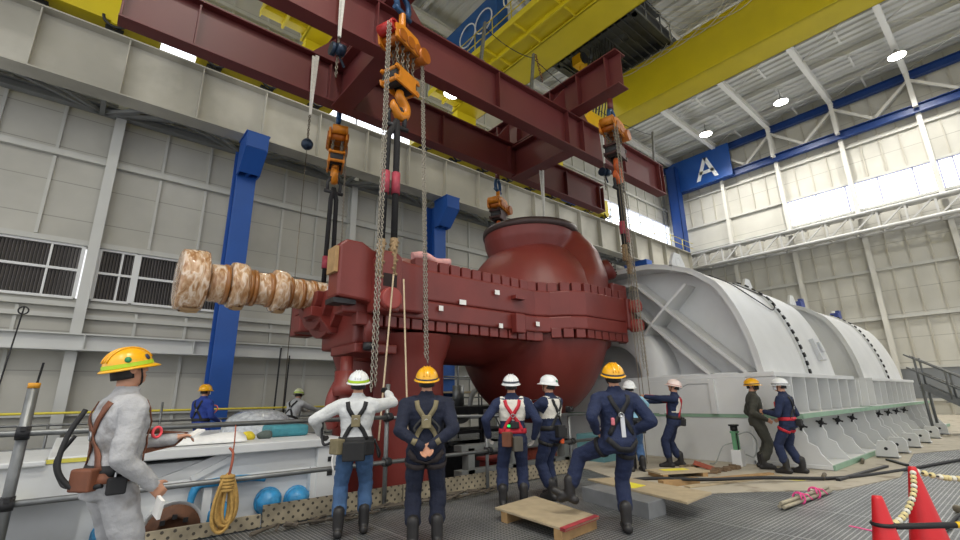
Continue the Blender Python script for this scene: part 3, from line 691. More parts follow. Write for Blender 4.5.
b=MB(); b.bb(3.62,4.1,8.7,9.1,3.34,3.44); b.build('pad_plate',DSTEEL,T)
b=MB()   # bearing end, half rings
for r0,r1,xa,xb in ((.5,1.0,4.2,4.45),(.45,.82,4.0,4.25),(.4,.62,3.85,4.05)):
    n=18; pr=[(CY-r1*math.cos(PI*k/n),CZ-r1*math.sin(PI*k/n)) for k in range(n+1)]+[(CY+r0*math.cos(PI*k/n),CZ-r0*math.sin(PI*k/n)) for k in range(n+1)]
    b.prism(pr,(xa,0,0),(0,1,0),(0,0,1),(xb-xa,0,0))
b.build('bearing_housing',RED,T,.02)
b=MB(); b.prism([(3.75,3.3),(3.95,3.28),(4.25,2.95),(4.4,2.95),(4.4,3.5),(3.75,3.52)],(0,10.2,0),(1,0,0),(0,0,1),(0,.5,0)); b.build('bearing_arm',RED,T,.02)
b=MB(); b.bb(4.3,5.3,9.05,10.3,2.42,2.62); b.build('foot_plate',RED,T,.03)
for x,y in ((4.55,8.92),):
    b=MB(); b.cyl((x,y,2.6),(x,y,3.25),.13,14); b.mat=1; b.cyl((x,y,2.46),(x,y,2.62),.13,14); b.build('guide_stud',[RED,DSTEEL],T)
# inlet pipes going down
for x,y,r,z in ((6.05,9.75,.82,-.9),(6.05,11.9,.82,-.9)):
    b=MB(); b.lathe([(r,z),(r,2.3),(r+.08,2.5),(r+.2,2.9)],(x,y,0),(0,0,1),32); b.lathe([(r+.18,z),(r+.18,z+.22),(r,z+.22)],(x,y,0),(0,0,1),32); b.build('inlet_pipe',RED,T)
for x,y,r,z in ((4.3,9.4,.13,1.55),):
    b=MB(); b.cyl((x,y,z),(x,y,2.35),r,16); b.lathe([(r,z+.5),(r+.1,z+.5),(r+.1,z+.25),(r+.16,z+.2),(r+.16,z),(.0,z)],(x,y,0),(0,0,1),18); b.build('drain_pipe',RED,T)
b=MB(); b.tube(spline([(4.25,9.5,1.9),(4.05,9.45,1.5),(4.05,9.45,1.15),(4.12,9.5,0.95)],5),.12,12); b.build('drain_bend',RED,T)
# right lugs
for yc in (7.85,13.75):
    b=MB(); b.bb(12.75,13.1,min(yc,CY+math.copysign(2.6,yc-CY)),max(yc,CY+math.copysign(2.6,yc-CY)),3.45,4.4); b.build('end_lug',RED,T,.04)
    b=MB(); 
    for z in (3.55,4.15): b.cyl((13.0,yc-.25,z),(13.0,yc+.1,z),.2,20)
    b.build('lug_disc',mat('trunnion_red',(150,62,56)),T,.03)
# details on the flange face
b=MB(); b.bb(8.62,9.0,8.62,8.82,4.02,4.12); b.build('sight_boss',RED,T)
b=MB(); b.bb(8.6,8.95,8.6,8.82,3.1,3.62); b.build('face_block',RED,T,.03)
for x,z,w in ((8.05,4.12,.16),(6.9,3.72,.2),(8.15,3.25,.13),(9.55,3.42,.14),(6.25,3.5,.12)):
    b=MB(); b.bb(x-w/2,x+w/2,8.70 if x<8 and False else 8.72,8.735,z-.06,z+.06); b.build('sticker',PAPER,T)
b=MB(); b.bb(5.75,7.0,8.95,9.4,4.62,4.66); b.tube(spline([(5.6,9.0,4.72),(5.9,8.95,4.78),(6.3,9.05,4.72),(6.7,9,4.76)],4),.1,8); b.build('pink_cloth',mat('pink_cloth',(214,160,156),.9,0,.15,8,.4,20),T)
# manhole on the dome shoulder
mc=V((13.1,8.72,5.55)); mx=V((.62,-.62,.48)).normalized()
b=MB(); b.lathe([(.0,.02),(.34,.02),(.36,.0),(.36,-.12),(.3,-.35)],mc+mx*.12,mx,28); b.build('manhole_cover',RED,T)
b=MB(); 
for k in range(16):
    u=mx.orthogonal().normalized(); w=mx.cross(u); p=mc+mx*.14+(u*math.cos(PI*k/8)+w*math.sin(PI*k/8))*.3; b.cyl(p-mx*.02,p+mx*.05,.03,6)
b.build('manhole_bolt',mat('bolt_dark',(66,30,28),.5,.2,.1,5),T)
b=MB(); b.bb(12.55,13.35,8.2,8.6,4.45,4.95); b.build('boss_block',RED,T,.05)
# ================================================================ ROTOR SHAFT (wrapped)
WRAP=bpy.data.materials.new('wrapped_shaft'); WRAP.use_nodes=True
def wrapmat(m):
    nt=m.node_tree;N=nt.nodes;L=nt.links;b=N['Principled BSDF']; tc=N.new('ShaderNodeTexCoord'); n=N.new('ShaderNodeTexNoise'); n.inputs['Scale'].default_value=4.5; n.inputs['Detail'].default_value=7; n.inputs['Distortion'].default_value=1.2
    mp=N.new('ShaderNodeMapping'); mp.inputs['Scale'].default_value=(2.6,1,1); L.new(tc.outputs['Object'],mp.inputs[0]); L.new(mp.outputs[0],n.inputs['Vector'])
    r=N.new('ShaderNodeValToRGB'); e=r.color_ramp.elements; e[0].position=.36; e[0].color=lin((156,112,72)); e[1].position=.62; e[1].color=lin((222,202,182)); q=e.new(.5); q.color=lin((192,156,120))
    L.new(n.outputs['Fac'],r.inputs['Fac']); L.new(r.outputs['Color'],b.inputs['Base Color']); b.inputs['Roughness'].default_value=.22; b.inputs['Coat Weight'].default_value=.5
    bp=N.new('ShaderNodeBump'); bp.inputs['Strength'].default_value=.7; bp.inputs['Distance'].default_value=.05; L.new(n.outputs['Fac'],bp.inputs['Height']); L.new(bp.outputs['Normal'],b.inputs['Normal'])
wrapmat(WRAP)
TAPE=mat('brown_tape',(150,98,48),.3,0,.15,6,coat=.4); KRAFT=mat('kraft_paper',(168,134,92),.6,0,.15,5)
t=thing('rotor_shaft','brown paper and clear plastic wrapped rotor shaft sticking out of the casing at the left','rotor shaft',(2.8,CY,3.3))
def disc(nm,x0,x1,r,m):
    b=MB(); n=28; pr=[(.02,x0),(r*.82,x0),(r*.98,x0+.03),(r,x0+.08),(r,x1-.08),(r*.97,x1-.02),(r*.8,x1),(.02,x1)]
    b.lathe(pr,(0,CY,CZ),(1,0,0),n)
    for p in b.v:
        k=noise.noise(V((p.x*5,p.y*5,p.z*5))); d=V((0,p.y-CY,p.z-CZ)); p+=d.normalized()*k*.035 if d.length>.05 else V((k*.02,0,0))
    return b.build(nm,m,t)
disc('end_coupling',1.22,1.72,.64,WRAP); disc('collar',2.15,2.5,.5,WRAP); disc('collar',3.02,3.35,.48,WRAP)
disc('journal',1.76,2.12,.4,WRAP); disc('journal',2.5,3.02,.36,WRAP); disc('journal',3.35,4.3,.33,WRAP)
for x,r in ((1.7,.44),(2.08,.43),(2.54,.4),(2.64,.4),(2.98,.39),(3.4,.37),(3.68,.36),(3.95,.36)):
    b=MB(); b.lathe([(r-.06,-.05),(r,-.04),(r,.04),(r-.06,.05)],(x,CY,CZ),(1,0,0),24); b.build('tape_band',TAPE,t)
b=MB()
for x,r,w in ((1.5,.655,.3),(2.36,.515,.2),(3.22,.495,.2)): b.nxt(); b.lathe([(r,-w/2),(r+.012,0),(r,w/2)],(x,CY,CZ),(1,0,0),20,a0=0,a1=1.4,ref=(0,-.4,-1))
b.builds('paper_wrap',KRAFT,t)
b=MB(); b.cyl((4.28,CY,CZ),(4.7,CY,CZ),.34,20); b.mat=1; b.bb(4.2,4.42,CY-.42,CY-.2,CZ-.05,CZ+.2); b.build('shaft_end',[STEEL,mat('white_block',(220,222,224),.4,0,0)],t)

XF=None
# ================================================================ WHITE TURBINE HOODS
HCY,HZ=7.6,1.9
PR=[(3.87,1.9),(3.93,2.4),(4.05,2.9),(4.22,3.4),(4.42,3.82),(4.58,4.05),(5.06,4.45),(5.6,4.68),(6.25,4.84),(7.6,4.9)]
PR=PR+[(2*HCY-y,z) for y,z in PR[-2::-1]]
_L=[0]
for p,q in zip(PR,PR[1:]): _L.append(_L[-1]+math.dist(p,q))
def prof(a,s=1.0,d=0):   # outline of the hood, a from 0 (front split) to pi (rear split); d insets it
    u=max(0,min(1,a/PI))*_L[-1]; i=min(len(PR)-2,max(k for k in range(len(PR)) if _L[k]<=u)); f=(u-_L[i])/(_L[i+1]-_L[i])
    y=PR[i][0]*(1-f)+PR[i+1][0]*f; z=PR[i][1]*(1-f)+PR[i+1][1]*f
    r=math.hypot(y-HCY,z-HZ); k=(r*s-d)/r; return (HCY+(y-HCY)*k,HZ+(z-HZ)*k)
HW=3.73
def hood(label,x0,x1,seam,cone,first):
    t=thing('turbine_hood',label,'turbine hood',((x0+x1)/2,HCY,0),'white turbine hoods on the right')
    n=48; A=[PI*k/n for k in range(n+1)]
    b=MB(); xs=[x0,x0+.35,seam-.02,seam+.02,x1-.4,x1]
    b.grid([[(x,)+prof(a) for a in A] for x in xs]); b.grid([[(x,)+prof(a,1,.1) for a in A] for x in xs])
    for x in (x0,x1): b.grid([[(x,)+prof(a) for a in A],[(x,)+prof(a,1,.1) for a in A]],False)
    b.build('shell',WHITE,t)
    b=MB()
    for x in (x0+.02,): b.grid([[(x-.03,)+prof(a) for a in A],[(x-.03,)+prof(a,1,-.035) for a in A],[(x+.03,)+prof(a,1,-.035) for a in A],[(x+.03,)+prof(a) for a in A]],False)
    b.build('edge_band',WHITE,t)
    # seam flange pair and bolts
    b=MB()
    for x in (seam-.09,seam+.09):
        b.nxt(); b.grid([[(x-.02,)+prof(a) for a in A],[(x-.02,)+prof(a,1,-.06) for a in A],[(x+.02,)+prof(a,1,-.06) for a in A],[(x+.02,)+prof(a) for a in A]],False)
    b.builds('seam_flange',WHITE,t)
    proto=None; BK=mat('bolt_black',(30,30,32),.5,.3,.1,8)
    d=0; last=prof(0.02); a=.02
    while a<.92:
        p=prof(a)
        if math.dist(p,last)>.2 or proto is None:
            q=prof(a+.01); tv=V((0,q[0]-p[0],q[1]-p[1])).normalized(); nv=V((0,tv.z*-1,tv.y)); 
            if nv.dot(V((0,p[0]-HCY,p[1]-HZ)))<0: nv=-nv
            if proto is None:
                m=MB(); m.cyl((0,0,-.02),(0,0,.09),.062,10); proto=m.build('seam_bolt',BK,None,loc=(0,0,0)); o=proto
            else: o=proto.copy(); COL.objects.link(o)
            o.parent=t; o.location=V((seam,p[0],p[1]))+nv*.01-V(t['_w']); o.rotation_mode='QUATERNION'; o.rotation_quaternion=nv.to_track_quat('Z','Y'); o['_w']=(0,0,0); last=p
        a+=.004
    # end wall with octagonal steps and ribs
    b=MB(); m=28; ring=[((x0+.62) if cone else x0+.3,)+prof(PI*k/m,1,.1) for k in range(m+1)]; b.add(ring,[list(range(m+1))]); b.add([(p[0]+.05,p[1],p[2]) for p in ring],[list(range(m+1))[::-1]]); 
    b.build('end_wall',WHITE,t)
    if cone:
        def chord(D,s,w,dep):     # bar along a 45 degree chord
            nx,nz=-s*.7071,.7071; c=V((0,HCY+nx*D,HZ+nz*D)); tv=V((0,s*.7071,.7071)); 
            lo=c-tv*((c.z-HZ)/tv.z); hi=c+tv*((1.18 if D>2 else .9))
            return lo,hi
        b=MB()
        for s in (1,-1):
            for D in (2.42,1.87):
                lo,hi=chord(D,s,.1,.4); dep=.64 if D>2 else .7
                b.nxt(); lo=lo+V((x0-dep/2+.6,0,0)); hi=hi+V((x0-dep/2+.6,0,0)); b.beam(lo,hi,dep,.07,(0,-s*.7,.7))
        for D,dep,w in ((3.02,.6,.9),(2.4,.7,.7)): b.nxt(); b.bb(x0-dep+.6,x0+.6,HCY-w,HCY+w,HZ+D-.55,HZ+D-.48)
        b.builds('chamfer_rib',WHITE,t)
        b=MB()
        for s in (1,-1):
            dv=V((0,-s*.7071,.7071)); c=V((x0+.62,HCY,HZ)); u=V((-1,0,0))
            b.nxt(); b.prism([(1.5,0),(3.2,0),(3.2,.5),(2.42,.68),(1.87,.74),(1.5,.7)],c-V((0,s*.03*.7,.03*.7)),dv,u,V((0,s*.7,.7))*.06)
            k=[(1.5,0),(1.5,.95)]
            b.nxt(); b.prism([(1.45,0),(3.2,0),(3.2,.5),(1.7,.7),(1.45,.7)],c+V((0,0,-.03)),V((0,-s,0)),u,V((0,0,.06)))
        b.builds('radial_rib',WHITE,t)
        b=MB(); b.lathe([(.9,-.06),(1.0,-.1),(1.5,-.04),(1.58,.05),(1.6,.62)],(x0,HCY,HZ),(1,0,0),32); b.build('bearing_cone',WHITE,t)
        b=MB(); b.bb(x0-.13,x0-.0,HCY-3.4,HCY+3.4,1.025,HZ-.105); b.bb(x0-.2,x0-.125,HCY-2.74,HCY-2.62,1.03,1.78); b.prism([(1.3,-.9),(1.42,-.9),(1.55,-.5),(2.1,-.2),(2.64,-.2),(2.64,-.1),(2.05,-.1),(1.45,-.45)],(x0-.16,HCY,HZ),(0,-1,0),(0,0,1),(.1,0,0)); b.build('pedestal_plate',WHITE,t)
    else:
        pass
    b=MB(); ring=[(x1-.06,)+prof(PI*k/m,1,.1) for k in range(m+1)]; b.add(ring,[list(range(m+1))]); b.add([(p[0]-.05,p[1],p[2]) for p in ring],[list(range(m+1))[::-1]]); b.build('end_wall',WHITE,t)
    # split flange
    b=MB(); b.bb(x0-.1,x1+.85,HCY-HW-.25,HCY+HW+.25,HZ-.1,HZ+.0); b.build('split_flange',WHITE,t,.01)
    # top lugs
    b=MB()
    for xx in (x0+.35,x1-.6):
        a=.98; p=prof(a); b.nxt(); b.prism([(-.36,-.1),(.36,-.1),(.36,.14),(.16,.42),(-.16,.42),(-.36,.14)],(xx,p[0],p[1]),(1,0,0),(0,0,1),(0,.08,0)); b.torus((xx,p[0]+.04,p[1]+.18),(0,1,0),.13,.06,14,6)
    b.builds('lifting_lug',WHITE,t)
    # lower casing
    yf=3.62; xe=x1+1.1 if not first else x1+1.15; xb=x0-.1 if first else x0-2.1
    b=MB(); b.bb(xb,xe,4.25,HCY+HW,.0,HZ-.1); b.bb(xb,xe,yf-.35,4.3,.96,1.02); b.bb(xb,xe,yf-.72,4.3,.02,.1)
    b.build('lower_casing',WHITE,t,.01)
    g=MB(); g.bb(xb,xe,yf-.38,yf-.34,.95,1.04); g.bb(xb,xe,yf-.75,yf-.71,.02,.11); g.bb(xb-.02,xb+.02,yf-.38,HCY+3,.95,1.04); g.build('green_edge',GREEN,t)
    x=xb+.03; pr=None
    while x<xe:
        m=MB(); m.prism([(0,1.02),(-.62,1.02),(-.66,HZ-.1),(0,HZ-.1)],(x,4.27,0),(0,1,0),(0,0,1),(.045,0,0)); m.build('upper_rib',WHITE,t)
        x+=.93
    x=xb+.03; i=0
    while x<xe:
        m=MB(); m.prism([(0,.96),(-.95,.96),(-.98,.7),(-1.02,.63),(-1.02,.5),(-1.16,.43),(-1.2,.3),(-1.36,.1),(0,.1)],(x,4.27,0),(0,1,0),(0,0,1),(.05,0,0)); m.build('buttress',WHITE,t)
        if i<4:
            m=MB(); c=V((x-.02,3.3,.82))
            for k in range(4):
                an=k*PI/2+.3; m.tube([c,c+V((0,math.cos(an),math.sin(an)))*.1],.02,6)
            m.cyl(c-V((.05,0,0)),c+V((.03,0,0)),.05,10); m.build('clamp_knob',BLACK,t)
        x+=1.3; i+=1
    return t
hood('nearest white turbine hood on its ribbed base behind the two talking men',11.3,16.9,14.35,True,True)
hood('second white turbine hood, farther along by the back wall',20.2,27.0,23.9,False,False)
T1=bpy.data.objects['turbine_hood']
b=MB(); p=prof(.2); b.box((15.9,p[0]-.05,p[1]+.02),(.42,.14,.62),M=Matrix.Rotation(-.25,3,'X')); b.box((15.95,p[0]-.14,p[1]+.1),(.2,.06,.3),M=Matrix.Rotation(-.25,3,'X')); b.build('access_panel',mat('panel_white',(206,208,210),.35,0,0),T1,.01)
b=MB(); b.tube(spline([(12.4,)+prof(.86,1,-.03),(12.7,)+prof(.72,1,-.04),(13.3,)+prof(.55,1,-.04),(14.0,)+prof(.5,1,-.04),(14.3,)+prof(.6,1,-.1),(13.9,)+prof(.86,1,-.03)],6),.015,5); b.build('hanging_wire',DSTEEL,T1)
T2=bpy.data.objects['turbine_hood.001']
for xx,a in ((21.2,.98),(24.6,.86)):
    p=prof(a); b=MB(); b.box((xx,p[0],p[1]+.12),(.5,.3,.24)); b.box((xx,p[0]-.1,p[1]+.28),(.3,.14,.12)); b.build('blue_fitting',mat('fitting_blue',(52,70,140),.4,0,.1,6),T2,.02)
# support feet in front of the base
fb=None
for i,(x,y) in enumerate(((14.1,2.6),(15.35,2.6),(17.0,2.6),(18.7,2.6),(20.6,2.6),(22.6,2.6))):
    lb='white steel foot block in front of the hood base, '+('nearest','second nearest','third from the near end','fourth from the near end','fifth from the near end','farthest')[i]
    t=thing('support_foot',lb,'foot block',(x,y,.014),'white foot blocks along the hood base')
    b=MB(); b.prism([(-.2,0),(.2,0),(.2,.1),(.12,.36),(-.14,.36),(-.2,.28)],(x,y-.0,.015),(0,1,0),(0,0,1),(.07,0,0)); b.bb(x,x+.3,y-.2,y+.2,.015,.05); b.bb(x+.07,x+.26,y-.02,y+.02,.05,.32); b.build('plate',WHITE,t,.008)
    k=MB(); k.cyl((x-.004,y-.01,.21),(x+.075,y-.01,.21),.035,10); k.build('hole',BLACK,t)
# green and white hydraulic jack
_n0=len(bpy.data.objects); XF=(.78,(10.75-9.55*.78,4.42-4.35*.78,.003))
t=thing('hydraulic_jack','green and white hydraulic jack with hose standing at the end of the hood base','jack',(9.55,4.35,.014))
b=MB(); b.bb(9.42,9.68,4.22,4.48,.015,.42); b.build('body',WHITE,t,.015)
b=MB(); b.bb(9.44,9.5,4.3,4.4,.42,.86); b.bb(9.6,9.66,4.3,4.4,.42,.86); b.bb(9.42,9.68,4.28,4.42,.84,.89); b.build('frame',mat('jack_green',(96,150,112),.45,0,.1,5),t)
b=MB(); b.cyl((9.55,4.35,.42),(9.55,4.35,.9),.055,14); b.cyl((9.55,4.35,.9),(9.55,4.35,1.02),.09,14); b.cyl((9.55,4.35,1.02),(9.55,4.35,1.06),.13,16); b.build('ram',BLACK,t)
b=MB(); b.tube(spline([(9.6,4.3,.8),(9.85,4.1,.85),(10.0,4.0,.6),(9.85,4.05,.25),(9.68,4.2,.3)],6),.018,6); b.tube(spline([(9.45,4.4,.6),(9.3,4.6,.5),(9.2,4.8,.1),(9.3,5.0,.04)],6),.018,6); b.build('hose',mat('hose_grey',(150,154,150),.5,0,.05,5),t)
XF=None
# stairs with pipe handrails at the far right
t=thing('access_stair','steel access stair with pipe handrails beyond the far end of the second hood base','stair',(23.0,1.6,.0))
SR=mat('stair_rail',(110,112,112),.45,.4,.1,5)
for xx in (22.3,23.5):
    b=MB(); b.beam((xx,2.75,1.62),(xx,.6,.12),.06,.2,(0,0,1)); b.build('stringer',SR,t)
    b=MB()
    for q in (0,.33,.66,1): b.tube([(xx,2.75-2.1*q,1.65-1.5*q),(xx,2.75-2.1*q,2.6-1.5*q)],.035,6)
    for h in (.5,.95): b.tube([(xx,3.0,1.65+h+.1),(xx,.35,h+.0)],.035,6)
    b.build('handrail',SR,t)
    b=MB(); b.tube([(xx,2.72,.0),(xx,2.72,1.65)],.045,6); b.build('leg',SR,t)
for i in range(7):
    b=MB(); b.bb(22.3,23.5,2.55-i*.29,2.8-i*.29,1.45-i*.2,1.48-i*.2); b.build('tread',SR,t)
# ================================================================ PIT: WHITE LOWER CASING, RAILING, BACKGROUND
t=thing('lower_casing','white steel lower casing standing in the pit behind the railing at left','machine casing',(1.0,8.6,-2.5))
b=MB(); b.bb(-1.0,3.3,7.5,11.6,-2.5,.72); b.bb(-1.0,2.95,7.42,11.7,.42,.5); b.bb(-.1,3.4,7.3,11.7,.78,.9); b.build('body',WHITE2,t,.015)
b=MB(); b.prism([(.75,.0),(3.0,0),(3.0,.34),(1.7,.34)],(0,7.44,.46),(1,0,0),(0,0,1),(0,.08,0)); b.beam((1.35,7.42,.5),(2.0,7.42,.82),.05,.07); 
for x in (.7,1.55,2.95): b.bb(x-.05,x+.05,7.36,7.5,-.7,.5)
b.build('stiffener',WHITE2,t)
b=MB(); b.bb(2.98,3.36,7.34,7.5,-.9,.78); b.build('end_plate',WHITE2,t,.01)
for z in (.56,.36):
    b=MB(); b.bb(3.14,3.22,7.33,7.345,z,z+.07); b.build('square_hole',BLACK,t)
b=MB(); b.lathe([(.3,0),(.3,-.3),(.34,-.32)],(1.18,7.5,-.04),(0,1,0),28); b.build('port_ring',WHITE2,t)
b=MB(); b.lathe([(.0,-.28),(.14,-.3),(.15,-.33),(.2,-.33),(.2,-.3),(.3,-.31),(.31,-.2)],(1.18,7.5,-.04),(0,1,0),28); b.build('port_cover',mat('rust_brown',(96,64,46),.7,.2,.3,8),t)
b=MB()
for k in range(8): an=PI*k/4; b.box((1.18+.17*math.cos(an),7.16,-.04+.17*math.sin(an)),(.05,.04,.05))
b.build('port_bolt',DSTEEL,t)
TARP=mat('blue_tarp',(52,136,186),.35,0,.25,8,.5,25)
def bagged(x,z,r):
    b=MB(); b.sph((x,7.42,z),(r,.16,r),18,12)
    for p in b.v:
        k=noise.noise(V((p.x*14,p.y*14,p.z*14))); p+=(p-V((x,7.42,z)))*k*.14
    b.torus((x,7.47,z),(0,1,0),r*.95,.03,18,6); b.build('blue_wrapped_port',TARP,t)
for x,z,r in ((2.35,.1,.17),(2.75,.08,.165),(1.72,.02,.16),(.62,-.02,.2)): bagged(x,z,r)
b=MB(); pts=spline([(1.35,7.38,.0),(1.4,7.38,.38),(1.6,7.36,.44),(2.0,7.36,.45),(2.25,7.36,.42)],6); b.tube(pts,[.05+.02*noise.noise(p*6) for p in pts],8); b.build('blue_sheet_edge',TARP,t)
b=MB(); b.bb(-.75,.3,7.0,7.6,.5,.86); b.bb(-.8,-.1,6.95,7.5,.84,.9); b.build('step_block',WHITE2,t,.015)
b=MB(); b.bb(-.8,-.15,6.93,6.96,.48,.53); b.bb(-.12,.3,6.99,7.02,.86,.9); b.build('yellow_edge',mat('edge_yellow',(206,196,84),.6,0,.1,5),t)
b=MB(); b.bb(-3.4,-.9,7.3,10,-2.5,.1); b.prism([(-1.9,.1),(-.95,.1),(-.95,.5),(-1.2,.5)],(0,7.4,0),(1,0,0),(0,0,1),(0,2.2,0)); b.build('side_shelf',WHITE2,t,.02)
# things on top of the white casing
b=MB(); rows=[]
for i in range(9):
    q=i/8; r=.62*math.cos(q*PI/2)**.7+.01; rows.append([(2.72+r*math.cos(a)*(1+.1*noise.noise(V((math.cos(a)*4,math.sin(a)*4,q*5)))),9.6+r*math.sin(a),.9+.42*math.sin(q*PI/2)) for a in [2*PI*k/28 for k in range(28)]])
b.grid(rows,closed=True); PL=mat('clear_sheeting',(166,170,174),.18,0,.3,14,.8,22,coat=.6); o=b.build('plastic_covered_mound',PL); tag(o,'mound under crumpled grey plastic sheeting on the white casing in the pit','plastic sheet')
b=MB(); rows=[]
for i in range(13):
    x=.95+i*.09; rows.append([(x,7.6+k*.1,.9+.1*math.sin(k/5*PI)*(1+.6*noise.noise(V((x*6,k*.8,1))))+.015) for k in range(6)])
b.grid(rows); o=b.build('white_sheet',mat('white_sheet',(226,226,224),.7,0,.08,8,.4,14),solid=.01); tag(o,'white cloth sheet crumpled on the casing top behind the grey overall','sheet')
for x,c,l in ((2.16,(206,186,50),'yellow rag'),(2.42,(86,96,92),'grey green rag')):
    b=MB(); b.sph((x,8.1,.95),(.12,.1,.075),10,8)
    for p in b.v: p+=V((noise.noise(p*9),noise.noise(p*9+V((5,0,0))),0))*.04
    o=b.build('rag',mat('rag_'+l[:4],c,.9,0,.2,12)); tag(o,l+' lying on the white casing top near the man in blue','rag')
b=MB(); b.bb(3.05-.5,3.05+.1,8.2,8.8,.9,1.08); o=b.build('tarp_bundle',mat('teal_tarp',(58,130,142),.5,0,.2,8,.4,20),bev=.05); tag(o,'teal tarpaulin bundle on the right end of the white casing','tarpaulin')
# railing
RY=6.33
t=thing('scaffold_railing','grey tube scaffold railing along the pit edge behind the workers','railing',(2.5,RY,0))
for x,zt,lean in ((-.3,1.66,-.0),(3.57,1.68,0)):
    b=MB(); b.tube([(x+lean,RY,-.3),(x,RY,zt)],.032 if x>0 else .045,12); b.build('post',GALV,t)
for x,zt in ((5.5,1.1),(7.7,1.1),(-3,1.66)):
    b=MB(); b.tube([(x,RY,-.2),(x,RY,zt)],.03,10); b.build('post',GALV,t)
b=MB(); b.cyl((-.3,RY,1.62),(-.3,RY,1.67),.047,12); b.build('post_cap',mat('cap_orange',(214,150,40),.6,0,.1,8),t)
for z,x1,r in ((1.21,3.6,.03),(.6,9.2,.03)):
    b=MB(); b.tube([(-3.2,RY-.06,z),(x1,RY-.06,z)],r,10); b.build('rail',GALV,t)
b=MB(); b.tube([(3.2,RY-.06,1.21),(9.2,RY-.02,1.08)],.026,10); b.build('rail',GALV,t)
for x in (-.3,3.57,5.5,7.7):
    for z in (1.21,.6):
        b=MB(); b.cyl((x-.05,RY-.06,z),(x+.05,RY-.06,z),.05,10); b.cyl((x,RY,z-.06),(x,RY,z+.06),.055,10); b.bb(x-.02,x+.02,RY-.12,RY+.03,z+.02,z+.06); b.build('clamp',DSTEEL,t)
# perforated toe boards
TB=bpy.data.materials.new('perforated_board'); TB.use_nodes=True
def perf(m,base,hole,pitch,r):
    nt=m.node_tree;N=nt.nodes;L=nt.links;b=N['Principled BSDF'];b.inputs['Roughness'].default_value=.7
    tc=N.new('ShaderNodeTexCoord'); mp=N.new('ShaderNodeMapping'); mp.inputs['Scale'].default_value=(1/pitch,0,1/pitch); mp.inputs['Rotation'].default_value=(0,.785,0)
    L.new(tc.outputs['Object'],mp.inputs[0]); fr=N.new('ShaderNodeVectorMath'); fr.operation='FRACTION'; L.new(mp.outputs[0],fr.inputs[0])
    sb=N.new('ShaderNodeVectorMath'); sb.operation='DISTANCE'; sb.inputs[1].default_value=(.5,0,.5); L.new(fr.outputs[0],sb.inputs[0])
    lt=N.new('ShaderNodeMath'); lt.operation='LESS_THAN'; lt.inputs[1].default_value=r; L.new(sb.outputs['Value'],lt.inputs[0])
    n=N.new('ShaderNodeTexNoise'); n.inputs['Scale'].default_value=5; n.inputs['Detail'].default_value=6; L.new(tc.outputs['Object'],n.inputs[0])
    r_=N.new('ShaderNodeValToRGB'); r_.color_ramp.elements[0].color=lin([c*.72 for c in base]); r_.color_ramp.elements[1].color=lin(base); r_.color_ramp.elements[0].position=.3; r_.color_ramp.elements[1].position=.7; L.new(n.outputs['Fac'],r_.inputs[0])
    mx=N.new('ShaderNodeMix'); mx.data_type='RGBA'; L.new(lt.outputs[0],mx.inputs[0]); L.new(r_.outputs[0],mx.inputs[6]); mx.inputs[7].default_value=lin(hole); L.new(mx.outputs[2],b.inputs['Base Color'])
perf(TB,(164,152,128),(60,54,46),.085,.2)
for i,(a,b_,lb) in enumerate(((-1.6,1.95,'perforated steel toe board below the grey overalled man at left'),(1.97,3.9,'perforated steel toe board behind the man in blue jeans'),(3.92,5.9,'perforated steel toe board behind the man with clasped hands'),(5.92,7.9,'perforated toe board behind the white helmeted pair'))):
    b=MB(); b.bb(a,b_,RY+.06,RY+.1,.012,.25 if i else .16); b.bb(a,b_,RY+.06,RY+.16,.012,.02); o=b.build('toe_board',TB,bev=.004); tag(o,lb,'toe board','perforated toe boards along the pit edge')
# coiled rope on the rail
t=thing('rope_coil','coil of yellow manila rope tied over the lower rail beside the grey overall','rope',(1.47,6.12,.05)); ry=6.12
b=MB(); random.seed(3)
cx=1.47
for i in range(9):
    w=.045+.06*random.random(); h=.46+.1*random.random(); dx=random.uniform(-.035,.035); dy=random.uniform(-.05,.03); tp=.64+.05*random.random()
    pts=[(cx+dx+w*math.sin(a)*(.55+.45*(1-math.cos(a))/2*1.6),ry+dy,tp-h*.5*(1-math.cos(a))) for a in [2*PI*k/22 for k in range(22)]]
    b.nxt(); b.tube(pts,.018,6,closed=True)
b.builds('coil',ROPE,t)
b=MB()
for k in range(5): b.torus((cx,ry,.52+k*.034),(0,0,1),.062,.018,14,6)
b.build('binding',ROPE,t)
b=MB(); b.tube(spline([(cx,ry,.6),(cx+.02,ry-.02,.78),(cx+.03,ry+.02,.9),(cx+.01,ry+.1,.95)],5),.014,6); b.tube([(cx+.02,ry,.8),(cx+.04,ry+.05,1.0),(cx+.045,ry+.1,1.2)],.008,5); b.build('tie',mat('tie_red',(150,80,60),.8,0,.2,20),t)
# ropes and chains on deck
def heap(name,label,cat,pts,m,r=.02,seed=1):
    random.seed(seed); b=MB()
    for x,y,s in pts:
        q=[(x+random.uniform(-s,s),y+random.uniform(-s,s)*.5,.03+random.uniform(0,.05)) for _ in range(7)]; b.tube(spline(q,5),r,5)
    o=b.build(name,m); return tag(o,label,cat,kind='stuff')
heap('tangled_chain','tangled dark chain and cord heaped along the pit edge','chain',[(1.9+i*.22,6.08+.04*math.sin(i),.2) for i in range(9)]+[(3.9+i*.2,6.05,.2) for i in range(9)],mat('dirty_chain',(92,84,74),.7,.3,.3,12),.016,4)
heap('tangled_rope','loose ropes and rubble on the paving beside the jack','rope',[(9.5+i*.1,4.95+.05*math.sin(i*2),.15) for i in range(8)],mat('dirty_rope',(120,104,82),.85,0,.3,12),.025,5)
